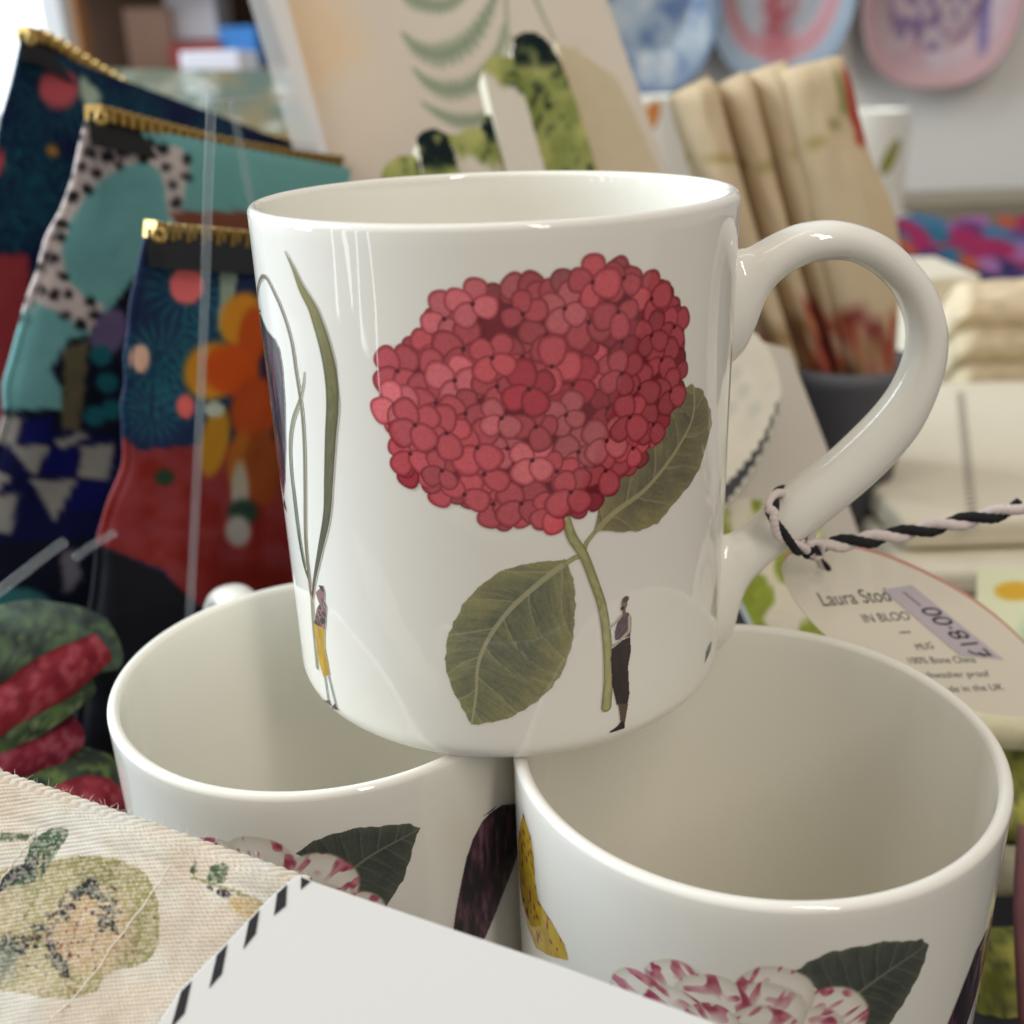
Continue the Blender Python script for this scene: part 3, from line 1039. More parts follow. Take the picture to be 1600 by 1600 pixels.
for path in ([(270, 1352), (245, 1390), (215, 1432), (180, 1478), (140, 1535), (80, 1598), (40, 1640)], [(62, 1296), (48, 1320), (28, 1345), (0, 1385), (-20, 1410)]):
    q = smooth_path(path, 60)
    P = on_towel(q[:, 0], q[:, 1], 0.0008 + 0.0003 * np.sin(np.linspace(0, 40, 60)))
    V, Fc = tube(P, 0.00012, 6)
    mesh_obj('stitch', V, Fc, M_stitch, towel)
# stray fibres along the fold
rs = np.random.RandomState(8)
FV, FF = [], []
for k in range(120):
    s0 = rs.uniform(0, elen)
    P0 = E0 + ev * s0 - dv * rf * 0.9 + tw_pl.n * rs.uniform(-0.003, 0.0)
    L = rs.uniform(0.0004, 0.0018)
    dr = -dv * rs.uniform(0.3, 1) + ev * rs.uniform(-1, 1) + tw_pl.n * rs.uniform(-.3, .6)
    dr /= np.linalg.norm(dr)
    cu = ev * rs.uniform(-1, 1) * L * 0.5
    P = np.array([P0, P0 + dr * L * .5 + cu * .3, P0 + dr * L + cu])
    V, Fc = tube(P, np.array([0.00003, 0.000025, 0.00001]), 4)
    b = len(FV) and sum(len(x) for x in FV)
    FF += [tuple(i + b for i in f) for f in Fc]
    FV.append(V)
fz = mesh_obj('loose_fibres', np.vstack(FV), FF, M_stitch, towel)
fz['kind'] = 'stuff'

# ------------------------------------------------------------------ foreground: white card with black dashed edge
cd_pl = plane3((468, 1369, 0.121), (1100, 1600, 0.103), (300, 1600, 0.109))
CARD = [(489, 1378), (885, 1513), (1120, 1600), (1330, 1682), (1330, 1800), (120, 1800), (180, 1690), (247, 1600), (280, 1549), (319, 1508), (357, 1470), (408, 1416), (435, 1391), (450, 1379), (459, 1372), (468, 1368.5), (478, 1371)]
card = thing('label_card', 'plain white card with black dashes along its rounded edge in the foreground', 'card', cd_pl.hit(700, 1800))
slab('board', cd_pl.hit(*np.array(CARD, float).T), -cd_pl.n * 0.0009, M_paper, card, bevel=0.00012)
for q in ([(470.5, 1370), (486, 1377), (470, 1390.6)], [(433, 1396), (449, 1381.5), (447, 1415.6), (428, 1431)], [(389, 1439), (406, 1421), (400, 1459), (380, 1484)],
          [(339, 1492), (356, 1474), (347, 1522), (326.6, 1545)], [(283, 1549), (300, 1532), (289, 1583), (266, 1609)], [(215, 1655), (235, 1622), (222, 1680), (196, 1712)]):
    P = cd_pl.hit(*np.array(q, float).T) + cd_pl.n * 0.00006
    mesh_obj('dash', P, [tuple(range(len(P)))], M_black_ink, card, smooth=False)

# ------------------------------------------------------------------ swing tag, price sticker and twine on the handle
tg_pl = plane3((1290, 880, 0.2145), (1290, 990, 0.2075), (1560, 1060, 0.2085))
hole = tg_pl.hit(1286, 884)
TAG = [(1258, 858), (1272, 853), (1290, 852), (1315, 853), (1345, 859), (1380, 869), (1420, 885), (1460, 904), (1500, 926), (1540, 953), (1572, 979), (1600, 1006), (1640, 1050), (1672, 1092), (1682, 1112),
       (1660, 1121), (1600, 1121), (1537, 1114), (1480, 1098), (1420, 1072), (1350, 1035), (1295, 997), (1258, 960), (1232, 920), (1222, 890), (1232, 869)]
swing = thing('swing_tag', 'cream oval swing tag with lilac price sticker tied to the mug handle', 'tag', hole)
P = tg_pl.hit(*smooth_path(TAG + TAG[:1], 90)[:-1].T)
lf_ = slab('front_leaf', P, -tg_pl.n * 0.0003, material('tag_card', (230, 222, 204), rough=0.7, noise=(40, 0.02)), swing)
slab('back_leaf', P - tg_pl.n * 0.0016 + np.array([0.0006, 0, 0.0010]), -tg_pl.n * 0.0003, material('tag_card_pink_edge', (206, 150, 132), rough=0.7, noise=(40, 0.03)), swing)
M_text = material('grey_print', (52, 50, 46), rough=0.7)
M_ink2 = material('price_ink', (30, 29, 34), rough=0.6)


def lettering(body, p0, p1, up, mat, parent, lift=0.00006, shear=0.0, name='lettering', weight=0.0):
    """text from baseline point p0 to p1 (pixels on the tag); up: cap height as a pixel offset, sheared as the tag shows it"""
    A, B = tg_pl.hit(*p0), tg_pl.hit(*p1)
    xv = B - A
    yv = tg_pl.hit(p0[0] + up[0], p0[1] + up[1]) - A
    cu = bpy.data.curves.new('txt', 'FONT')
    cu.body = body
    cu.shear = shear
    cu.offset = weight
    ob = bpy.data.objects.new('txt', cu)
    col.objects.link(ob)
    bpy.context.view_layer.update()
    me = bpy.data.meshes.new_from_object(ob.evaluated_get(bpy.context.evaluated_depsgraph_get()))
    bpy.data.objects.remove(ob)
    n = len(me.vertices)
    co = np.zeros(n * 3); me.vertices.foreach_get('co', co); co = co.reshape(-1, 3)
    x0, x1 = co[:, 0].min(), co[:, 0].max()
    W = A + ((co[:, 0] - x0) / (x1 - x0))[:, None] * xv + (co[:, 1] / 0.69)[:, None] * yv + tg_pl.n * lift
    off = np.array(parent.location) + (np.array(parent.parent.location) if parent.parent else 0)
    me.vertices.foreach_set('co', (W - off).ravel())
    me.materials.clear(); me.materials.append(mat)
    me.update()
    return link(bpy.data.objects.new(name, me), parent)


lettering('Laura Stod', (1287, 947), (1394, 939), (-12, -21), M_text, swing)
lettering('IN BLOO', (1352, 973), (1424, 968), (-8, -13), M_text, swing)
P = tg_pl.hit(*np.array([(1405, 987.4), (1422, 986.4), (1423, 988.4), (1406, 989.4)], float).T) + tg_pl.n * 0.00006
mesh_obj('dash', P, [(0, 1, 2, 3)], M_text, swing, smooth=False)
lettering('MUG', (1434, 1016), (1460, 1013), (-6, -10), M_text, swing)
lettering('100% Bone China', (1422, 1037), (1526, 1035), (-6, -10), M_text, swing)
lettering('dishwasher proof', (1436, 1060), (1548, 1057), (-6, -10), M_text, swing)
lettering('made in the UK', (1466, 1082), (1570, 1078), (-6, -10), M_text, swing)
M_stick = material('lilac_sticker', (196, 186, 192), rough=0.5, noise=(60, 0.02))
P = tg_pl.hit(*np.array([(1378, 921), (1424, 914), (1568, 1030), (1500, 1024)], float).T)
sticker = slab('price_sticker', P + tg_pl.n * 0.00018, -tg_pl.n * 0.0001, M_stick, swing)
lettering('£18\u00b700', (1551, 1025), (1461, 948), (-27, 3), M_ink2, sticker, lift=0.00026, weight=0.0)
P = tg_pl.hit(*np.array([(1410, 925), (1412, 925), (1439, 947), (1437, 947)], float).T) + tg_pl.n * 0.00026
mesh_obj('dash', P, [(0, 1, 2, 3)], M_ink2, sticker, smooth=False)

YH = float(hpl.hit(1228, 815)[1])
twine = thing('bakers_twine', 'black and white twisted twine tied round the handle of the top mug', 'twine', at(1272, 858, YH))


def strand_pair(path, turns, rad, seed):
    P = smooth_path(path, 240)
    T = np.gradient(P, axis=0); T /= np.linalg.norm(T, axis=1)[:, None]
    A = np.cross(T, [0.0, 0.35, 0.94]); A /= np.linalg.norm(A, axis=1)[:, None]
    B = np.cross(T, A)
    ln = np.concatenate([[0], np.cumsum(np.hypot.reduce(np.diff(P, axis=0), axis=1))])
    ph = 2 * np.pi * turns * ln / ln[-1]
    for k, m in ((0, M_twine_black), (1, M_twine_white)):
        a = ph + k * math.pi + 0.4
        Q = P + rad * 0.72 * (np.cos(a)[:, None] * A + np.sin(a)[:, None] * B)
        V, Fc = tube(Q, rad * (1 + 0.06 * np.sin(np.arange(240) * 0.9 + seed)), 9)
        mesh_obj('strand', V, Fc, m, twine)


def pts3(lst):
    return np.array([at(u, v, YH + dy / 1000) for u, v, dy in lst])


strand_pair(pts3([(1246, 800, 8.0), (1232, 772, 5.0), (1217, 771, -1.0), (1207, 785, -6.2), (1207, 806, -7.6), (1216, 829, -7.6), (1234, 849, -6.8), (1256, 860, -3.5), (1272, 860, 0.5),
                  (1266, 838, 7.5), (1248, 803, 8.6)]), 3.6, 0.00085, 1)
strand_pair(pts3([(1262, 858, -1.5), (1275, 856, -0.5), (1292, 852, 1.0), (1340, 846, 3.0), (1400, 836, 5.0), (1460, 824, 6.0), (1530, 809, 6.5), (1575, 798, 7.0), (1597, 790, 7.0)]), 3.6, 0.0011, 2)
strand_pair(pts3([(1258, 859, -3.0), (1268, 866, 2.0), (1280, 878, 8.0), (1292, 888, 13.0)]), 1.0, 0.0006, 3)
# the knot: two small crossing loops
strand_pair(pts3([(1262, 866, -2.0), (1268, 853, -3.2), (1278, 851, -1.5), (1280, 862, 0.5), (1270, 868, -1.0), (1263, 860, -3.0), (1272, 852, -3.4)]), 1.3, 0.0008, 4)

# ------------------------------------------------------------------ zip pouches on the left
def pouch(name, label, corners, Ys, cv, bulge, zip_px, zip_Y, seed, mat=M_print_gloss, wave=0.004):
    """a soft pouch: corners TL, TR, BR, BL in pixels with their depths; zip along the top edge"""
    t = thing(name, label, 'pouch', at(corners[3][0], corners[3][1], Ys[3]), 'zip pouches standing in a row')
    nu, nv = 130, 150
    c = [at(*q, y) for q, y in zip(corners, Ys)]
    S, T = np.meshgrid(np.linspace(0, 1, nu), np.linspace(0, 1, nv))
    P = (c[0] * (1 - S[..., None]) + c[1] * S[..., None]) * (1 - T[..., None]) + (c[3] * (1 - S[..., None]) + c[2] * S[..., None]) * T[..., None]
    n = np.cross(c[1] - c[0], c[3] - c[0]); n /= np.linalg.norm(n)
    if n @ (CAM - c[0]) < 0:
        n = -n
    b = bulge * np.sqrt(np.clip(1 - (2 * S - 1) ** 2, 0, 1)) ** 0.8 * np.clip(T * 1.5, 0, 1) ** 0.7 * np.clip((1 - T) * 12, 0, 1) ** 0.5
    wv = (fbm(S * 3 + seed, T * 4, seed) - 0.5) * wave * 2 * np.clip(S * (1 - S) * 12, 0, 1) * np.clip(T * (1 - T) * 16, 0, 1)
    side = (fbm(T * 5, T * 0 + seed, seed) - 0.5) * 0.010 * (1 - S) * np.clip(T * 6, 0, 1)
    ex = (c[1] - c[0]) / np.linalg.norm(c[1] - c[0])
    front = P + (b + wv)[..., None] * n + side[..., None] * ex
    backp = P - (b * 0.8)[..., None] * n + side[..., None] * ex
    u, v = proj(front)
    C = cv.sample(u, v)
    V = np.vstack([front.reshape(-1, 3), backp.reshape(-1, 3)])
    Cc = np.vstack([C.reshape(-1, 3), C.reshape(-1, 3) * 0 + (20, 24, 40)])
    F1 = grid_faces(nv, nu)
    F = np.vstack([F1, F1[:, ::-1] + nu * nv])
    mesh_obj('body', V, F, mat, t, colors=Cc)
    # piping along the left seam
    q = (front[:, 0] + backp[:, 0]) / 2
    V, Fc = tube(q, 0.0012, 8)
    u2, v2 = proj(V)
    mesh_obj('piping', V, Fc, mat, t, colors=np.clip(cv.sample(u2 + 4, v2) * 1.1, 0, 255))
    # zip: tape, teeth, slider
    z = smooth_path(zip_px, 40)
    zp = at(z[:, 0], z[:, 1], zip_Y[0] + (zip_Y[1] - zip_Y[0]) * (z[:, 0] - z[0, 0]) / (z[-1, 0] - z[0, 0]))
    lo, hi = zp + np.array([0, -0.0060, -0.0085]), zp + np.array([0, -0.0030, 0.0004])
    tp = np.concatenate([lo, (lo * .5 + hi * .5) + np.array([0, -0.0008, 0]), hi, hi + np.array([0, 0.001, 0]), lo + np.array([0, 0.001, 0])])
    mesh_obj('zip_tape', tp, grid_faces(5, 40), M_tape, t)
    cum = np.concatenate([[0], np.cumsum(np.linalg.norm(np.diff(zp, axis=0), axis=1))])
    nt_ = int(cum[-1] / 0.0021)
    cl = np.linspace(0, cum[-1], nt_)
    TP = np.stack([np.interp(cl, cum, zp[:, k]) for k in range(3)], -1)
    TT = np.gradient(TP, axis=0); TT /= np.linalg.norm(TT, axis=1)[:, None]
    VV, FFc = [], []
    cube = np.array([(-1, -1, -1), (1, -1, -1), (1, 1, -1), (-1, 1, -1), (-1, -1, 1), (1, -1, 1), (1, 1, 1), (-1, 1, 1)], float)
    cf = [(0, 3, 2, 1), (4, 5, 6, 7), (0, 1, 5, 4), (1, 2, 6, 5), (2, 3, 7, 6), (3, 0, 4, 7)]
    for k in range(nt_):
        zx = TT[k]; zy = np.cross([0, 0, 1], zx); zy /= np.linalg.norm(zy); zz = np.cross(zx, zy)
        ctr = TP[k] + zy * (0.0004 if k % 2 else -0.0004)
        VV.append(ctr + cube[:, :1] * 0.0006 * zx + cube[:, 1:2] * 0.0030 * zy + cube[:, 2:] * 0.0022 * zz)
        FFc += [tuple(i + 8 * k for i in f) for f in cf]
    tz = mesh_obj('zip_teeth', np.vstack(VV), FFc, M_gold, t, smooth=False)
    tz['kind'] = 'stuff'
    z0 = at(zip_px[0][0] + 14, zip_px[0][1] + 10, zip_Y[0] - 0.010)
    a = np.linspace(0, 2 * np.pi, 24, endpoint=False)
    V, Fc = tube(z0 + 0.0013 * np.stack([np.cos(a), 0 * a, np.sin(a)], -1), 0.0009, 8, closed=True)
    mesh_obj('zip_slider', V, Fc.tolist(), M_gold, t)
    return t


def fan(cv, cx, cy, r, c1, c2, n=26):
    w = cv.win(cx - r, cx + r, cy - r, cy + r)
    if w is None:
        return
    X, Y = cv.X[w] - cx, cv.Y[w] - cy
    a = np.arctan2(Y, X); q = np.hypot(X, Y) / r
    k = np.clip(np.sin(a * n) * 1.5 + 0.2, 0, 1) * np.clip((1 - q) * 3, 0, 1)
    cv.put(w, k * 0.9, mix(c1, c2, np.clip(q, 0, 1)))


NAVY, TEAL = (16, 26, 60), (24, 104, 106)
# back pouch
cv = Canvas(-120, 600, 20, 1010, 4, base=NAVY)
for (x, y, r) in ((92, 138, 95), (20, 250, 80), (90, 300, 70), (30, 350, 60), (200, 200, 80), (330, 240, 70), (60, 60, 60)):
    fan(cv, x, y, r, TEAL, (18, 70, 84))
cv.ell(92, 138, 31, 31, (186, 84, 92))
cv.ell(-10, 250, 16, 26, (190, 70, 80))
cv.ell(82, 236, 8, 8, (196, 140, 50))
cv.poly([(128, 118), (160, 150), (140, 178), (126, 150)], (170, 188, 170))
cv.put(cv.win(-120, 40, 400, 700), np.ones(cv.X[cv.win(-120, 40, 400, 700)].shape), (150, 54, 60))
pouch('zip_pouch', 'navy zip pouch with teal fans and a coral dot, rearmost at far left', [(36, 66), (560, 262), (520, 1000), (-190, 1000)], (0.40, 0.52, 0.50, 0.40), cv, 0.016,
      [(36, 52), (70, 62), (140, 105), (250, 165), (400, 212), (540, 240)], (0.40, 0.52), 3)
# middle pouch: teal with a spotted band
cv = Canvas(-160, 640, 140, 1060, 3, base=(108, 164, 166))
cv.put(full, np.clip((cv.X - 290) / 60, 0, 1) * 0.5, (104, 160, 158))
band = smooth_path([(135, 190), (210, 215), (292, 238), (290, 290), (282, 335), (262, 338), (258, 290), (238, 258), (190, 262), (140, 300), (112, 345), (98, 385), (104, 430), (130, 462), (160, 478), (150, 520), (110, 500), (60, 475), (20, 500),
                    (30, 440), (55, 370), (80, 300), (105, 240)], 90)
cv.poly(band, (196, 184, 182))
rs = random.Random(5)
bl_ = band.tolist()
spots = []
for k in range(2500):
    x, y = rs.uniform(20, 300), rs.uniform(190, 520)
    if in_poly(bl_, (x, y)) and all((x - a) ** 2 + (y - b) ** 2 > 21 ** 2 for a, b in spots):
        spots.append((x, y))
        cv.ell(x, y, rs.uniform(6, 11), rs.uniform(6, 11), (16, 18, 24), rs.uniform(0, 3), soft=0.3)
cv.poly([(-160, 640), (110, 640), (80, 575), (110, 530), (150, 522), (175, 480), (220, 420), (300, 380), (300, 340), (640, 330), (640, 1060), (-160, 1060)], (14, 17, 36))
cv.poly([(262, 330), (640, 330), (640, 372), (300, 380)], (120, 72, 56))
cv.ell(170, 520, 26, 40, (96, 84, 122), 0.4)
cv.poly([(100, 545), (140, 530), (122, 690), (96, 690)], (92, 86, 66))
for (x, y) in ((158, 555), (168, 598), (148, 650), (175, 640)):
    cv.ell(x, y, 17, 16, (24, 92, 104))
W_, B_ = (140, 138, 134), (10, 16, 84)
cv.poly([(-160, 640), (250, 690), (250, 830), (-160, 860)], (10, 14, 60))
for q in ([(-40, 645), (36, 652), (26, 694), (-40, 688)], [(12, 696), (78, 698), (52, 745)], [(128, 698), (180, 692), (170, 748), (124, 746)], [(50, 752), (118, 752), (84, 815)], [(-40, 720), (20, 745), (-10, 770), (-40, 770)],
          [(-40, 775), (30, 772), (16, 830), (-40, 835)], [(85, 690), (130, 675), (140, 682), (95, 702)]):
    cv.poly(q, W_)
for q in ([(38, 655), (82, 650), (76, 694), (30, 692)], [(80, 700), (126, 700), (118, 742), (60, 742)], [(120, 752), (172, 750), (150, 800), (100, 800)]):
    cv.poly(q, B_)
cv.poly([(96, 862), (118, 855), (128, 905), (100, 930)], (110, 106, 118))
cv.poly([(150, 885), (175, 890), (205, 930), (195, 955), (160, 940)], (142, 128, 122))
cv.ell(20, 945, 60, 26, (56, 116, 120))
pouch('zip_pouch', 'teal zip pouch with a black and white spotted band, middle of the row', [(140, 186), (640, 280), (600, 1050), (-110, 1050)], (0.335, 0.46, 0.44, 0.320), cv, 0.018,
      [(146, 176), (170, 182), (260, 205), (380, 232), (520, 252), (630, 262)], (0.333, 0.46), 8)
# front pouch: navy with orange flowers over a red panel
cv = Canvas(60, 620, 330, 1200, 3, base=(14, 28, 58))
for (x, y, r) in ((292, 448, 80), (250, 560, 70), (300, 600, 70), (240, 640, 60), (330, 520, 60)):
    fan(cv, x, y, r, (22, 96, 100), (16, 66, 80), 20)
cv.ell(292, 446, 27, 29, (196, 92, 92))
cv.poly([(345, 420), (372, 424), (360, 500), (340, 520)], (120, 132, 118))
cv.poly([(185, 690), (200, 684), (215, 704), (300, 696), (440, 690), (640, 690), (640, 1200), (420, 1000), (300, 940), (255, 890), (152, 850)], lambda X, Y: mix(mix((112, 38, 40), (104, 20, 12), np.clip(fbm(X * .03, Y * .03, 3) * 3 - 1.1, 0, 1)), (40, 10, 14), np.clip((Y - 860) / 120, 0, 1) * 0))  # red panel darkened in colour for the shade among the goods
cv.ell(257, 746, 15, 13, (24, 46, 26), soft=.4)
for (x, y, a, b, an, c) in ((378, 500, 34, 44, .3, (168, 108, 22)), (395, 525, 22, 46, .1, (152, 58, 10)), (330, 580, 42, 46, .5, (168, 110, 22)), (362, 578, 44, 40, .2, (164, 62, 8)), (398, 640, 38, 52, .2, (142, 54, 12)), (335, 690, 22, 56, .2, (150, 104, 22)),
                            (375, 720, 20, 46, .1, (136, 74, 16)), (410, 730, 28, 60, 0, (116, 52, 12))):
    cv.ell(x, y, a, b, c, an, soft=.3)
cv.ell(335, 640, 16, 12, (150, 156, 140)); cv.ell(375, 770, 14, 50, (140, 130, 116), soft=.5); cv.ell(380, 800, 24, 20, (24, 46, 34), soft=.5); cv.ell(372, 830, 20, 24, (140, 134, 128), soft=.5)
cv.ell(220, 560, 14, 22, (190, 150, 132)); cv.ell(290, 635, 14, 18, (190, 84, 80))
cv.poly([(60, 860), (150, 848), (255, 895), (330, 965), (440, 1020), (640, 1100), (640, 1200), (60, 1200)], (12, 13, 20))  # painted black for the shadow under the pouches
pouch('zip_pouch', 'navy and red zip pouch with orange flowers, frontmost beside the top mug', [(232, 372), (600, 392), (600, 1190), (120, 1190)], (0.285, 0.33, 0.31, 0.262), cv, 0.014,
      [(236, 358), (262, 362), (330, 368), (420, 376), (590, 384)], (0.284, 0.33), 14)

# ------------------------------------------------------------------ clear acrylic stand
M_clear = bpy.data.materials.new('clear_acrylic')
M_clear.use_nodes = True
nt = M_clear.node_tree
pb = nt.nodes['Principled BSDF']
pb.inputs['Base Color'].default_value = (0.34, 0.37, 0.39, 1)
pb.inputs['Roughness'].default_value = 0.08
pb.inputs['Alpha'].default_value = 0.16
tcn = nt.nodes.new('ShaderNodeTexCoord'); nn = nt.nodes.new('ShaderNodeTexNoise'); nn.inputs['Scale'].default_value = 60
mrn = nt.nodes.new('ShaderNodeMapRange'); mrn.inputs['To Min'].default_value = 0.06; mrn.inputs['To Max'].default_value = 0.16
nt.links.new(tcn.outputs['Object'], nn.inputs['Vector']); nt.links.new(nn.outputs['Fac'], mrn.inputs['Value']); nt.links.new(mrn.outputs[0], pb.inputs['Roughness'])
stand = thing('acrylic_stand', 'clear acrylic display stand with thin upright rods in front of the pouches', 'stand', at(300, 1150, 0.245))


def rod(px, Y, r):
    q = smooth_path(px, 16)
    V, Fc = tube(at(q[:, 0], q[:, 1], np.linspace(Y[0], Y[1], 16)), r, 8)
    mesh_obj('rod', V, Fc, M_clear, stand)


rod([(331, 142), (325, 300), (318, 520), (306, 780), (294, 1010), (288, 1150)], (0.25, 0.245), 0.0011)
rod([(362, 160), (392, 312), (440, 560)], (0.30, 0.30), 0.0011)
rod([(334, 158), (385, 154), (440, 152)], (0.25, 0.34), 0.0010)
rod([(100, 846), (50, 884), (-30, 946)], (0.235, 0.215), 0.0013)
rod([(180, 832), (140, 855), (118, 872)], (0.25, 0.24), 0.0012)

# ------------------------------------------------------------------ cream towel with a fern print, in a clear sleeve
fp = plane3((405, 0, 0.47), (930, 0, 0.47), (520, 300, 0.425))
cv = Canvas(380, 1060, -60, 480, 2.5)
out = [(398, -60), (925, -60), (1062, 330), (1062, 480), (560, 480), (520, 300)]
cv.poly(out, lambda X, Y: mix((190, 178, 160), (182, 168, 150), fbm(X * .01, Y * .01, 4)))
cv.ell(490, 70, 70, 120, (194, 166, 132), -0.4, soft=0.95)
cv.ell(560, 180, 60, 90, (188, 172, 152), 0.4, soft=0.9)
fern = lambda t, s: mix(mix((108, 118, 90), (134, 140, 114), np.clip(np.abs(s) + .25 * vnoise(t * 40, s, 3), 0, 1)), (186, 174, 156), np.clip(np.sin(t * 120 + s * 2.0) * 1.4 - .1, 0, 1) * np.clip(np.abs(s) * 1.6 - .35, 0, .85))
for q, w in (([(612, -30), (650, 2), (700, 8), (745, -30)], (3, 16, 14, 6)), ([(628, 52), (655, 78), (692, 86), (735, 62), (768, 8), (780, -40)], (3, 14, 22, 18, 9, 3)),
             ([(646, 108), (672, 132), (706, 142), (745, 128), (778, 82), (788, 40)], (3, 11, 18, 16, 8, 3)), ([(660, 162), (690, 180), (720, 190), (752, 186), (790, 170)], (3, 9, 14, 12, 5)),
             ([(790, -40), (792, 40), (800, 130), (812, 250)], (3, 3, 3, 3)), ([(820, -40), (850, 30), (880, 90)], (4, 3, 2)), ([(800, 60), (850, 90), (900, 80)], (4, 12, 4))):
    cv.stroke(smooth_path(q, 30), w, fern)
cv.a = cv.inside(full, out).astype(float)
ft = thing('tea_towel', 'upright cream tea towel with grey-green fern print behind the top mug', 'towel', fp.hit(800, 760))
painted_sheet('printed_face', fp.hit, cv, M_print_soft, ft, lift=fp.n * 0.0004)
slab('folded_cloth', fp.hit(*np.array([(398, -120), (905, -120), (1062, 330), (1150, 690), (640, 690), (520, 300)], float).T), -fp.n * 0.010, M_linen_light, ft, bevel=0.002)
sp_ = fp.hit(*np.array([(372, -60), (432, -60), (528, 300), (660, 690), (610, 690), (478, 300)], float).T)
M_sleeve = M_clear.copy()
M_sleeve.name = 'clear_sleeve_film'
M_sleeve.node_tree.nodes['Principled BSDF'].inputs['Base Color'].default_value = (0.72, 0.74, 0.75, 1)
M_sleeve.node_tree.nodes['Principled BSDF'].inputs['Alpha'].default_value = 0.34
sleeve = slab('clear_sleeve', sp_ + fp.n * 0.004, -fp.n * 0.0012, M_sleeve, ft)

# ------------------------------------------------------------------ fan of folded towels with a green artichoke print
def marble(X, Y, seed):
    a = fbm(X * 0.035 + Y * .01, Y * 0.02, seed); b = fbm(X * 0.09, Y * 0.06, seed + 4)
    c = mix((168, 168, 104), (112, 124, 64), np.clip(a * 2 - 0.5, 0, 1))
    return mix(c, (24, 36, 34), np.clip((b - 0.60) * 6, 0, 1) * np.clip((a - .3) * 3, 0, 1))


def green_towel(label, outline, Y, topdark, white, seed):
    pl_ = plane3((outline[0][0], outline[0][1], Y), (outline[0][0] + 60, outline[0][1], Y + 0.004), (outline[0][0] + 60, outline[0][1] + 300, Y - 0.035))
    cv = px_canvas(outline, 3)
    y0 = min(q[1] for q in outline)

    def colr(X, Y_):
        g = marble(X, Y_, seed)
        g = mix(g, (22, 34, 34), np.clip((topdark - (Y_ - y0)) / 18, 0, 1) * np.clip(fbm(X * .06, Y_ * .06, seed) * 3 - .5, 0.2, 1))
        if white is not None:
            k = np.clip((Y_ - y0 - white - 26 * (fbm(X * .05, Y_ * .02, seed) - .5) - 0.5 * (X - outline[0][0] - 20)) / 16, 0, 1)
            g = mix(g, (206, 198, 184), k)
        return g
    cv.poly(outline, colr)
    t = thing('folded_towel', label, 'towel', pl_.hit(outline[0][0] + 150, 650), 'fanned green print towels')
    painted_sheet('printed_face', pl_.hit, cv, M_print_cloth, t, lift=pl_.n * 0.0003)
    slab('folded_cloth', pl_.hit(*np.array(outline, float).T), -pl_.n * 0.008, M_linen_light, t, bevel=0.0008)
    return t


green_towel('green artichoke print towel, tallest of the fan behind the mug rim', [(801, 88), (806, 62), (818, 52), (838, 54), (858, 70), (874, 98), (905, 180), (940, 300), (1010, 520), (900, 520), (855, 300), (825, 180)], 0.395, 60, None, 3)
green_towel('pale towel with small green tip, left of the tallest green towel', [(756, 112), (760, 98), (776, 88), (800, 92), (812, 130), (858, 300), (920, 520), (850, 520), (800, 300)], 0.385, 0, 30, 5)
green_towel('short dark green towel between two pale folds behind the mug rim', [(752, 205), (756, 186), (772, 178), (790, 184), (802, 215), (828, 300), (880, 520), (820, 520), (775, 300)], 0.376, 50, 70, 8)
green_towel('low pale towel with curved green edge behind the mug rim', [(690, 215), (715, 212), (742, 200), (754, 206), (765, 240), (785, 300), (840, 520), (760, 520), (712, 300)], 0.367, 0, 26, 9)
green_towel('low dark mottled green towel near the left of the fan', [(652, 218), (664, 206), (680, 203), (696, 212), (708, 240), (724, 300), (780, 520), (705, 520), (668, 300)], 0.358, 70, None, 12)
green_towel('smallest light green towel tip, leftmost of the fan', [(596, 276), (606, 258), (624, 245), (648, 247), (662, 262), (672, 300), (720, 520), (640, 520), (604, 320)], 0.350, 0, None, 15)
cp = plane3((870, 70, 0.41), (960, 110, 0.412), (1000, 400, 0.37))
ct = thing('folded_towel', 'plain beige folded panel to the right of the green towels', 'towel', cp.hit(1060, 640))
slab('folded_cloth', cp.hit(*np.array([(866, 62), (905, 78), (962, 118), (990, 170), (1042, 290), (1120, 560), (1000, 560), (935, 300)], float).T), -cp.n * 0.008, M_linen, ct, bevel=0.001)

# ------------------------------------------------------------------ rolled cream napkins in a charcoal pot
nap = Canvas(1000, 1480, 60, 760, 3, base=(202, 182, 150))
nap.put(full, fbm(nap.X * .03, nap.Y * .01, 2) * 0.25, (188, 170, 138))
for k in range(46):
    x = rr2.uniform(1180, 1420); y = rr2.gauss(540, 34)
    nap.ell(x, y, rr2.uniform(8, 24), rr2.uniform(8, 20), rr2.choice([(150, 70, 58), (168, 96, 70), (128, 54, 52), (150, 120, 84)]), rr2.uniform(0, 3), soft=.6)
nap.stroke(smooth_path([(1050, 250), (1120, 246), (1180, 262), (1232, 250), (1290, 210), (1335, 150)], 40), (3, 5, 5, 5, 6, 4), (168, 150, 100))
nap.poly([(1316, 96), (1330, 120), (1352, 200), (1356, 232), (1340, 226), (1322, 160)], (168, 76, 62))
nap.stroke(smooth_path([(1310, 120), (1318, 170), (1300, 200)], 20), (5, 6, 3), (140, 140, 90))
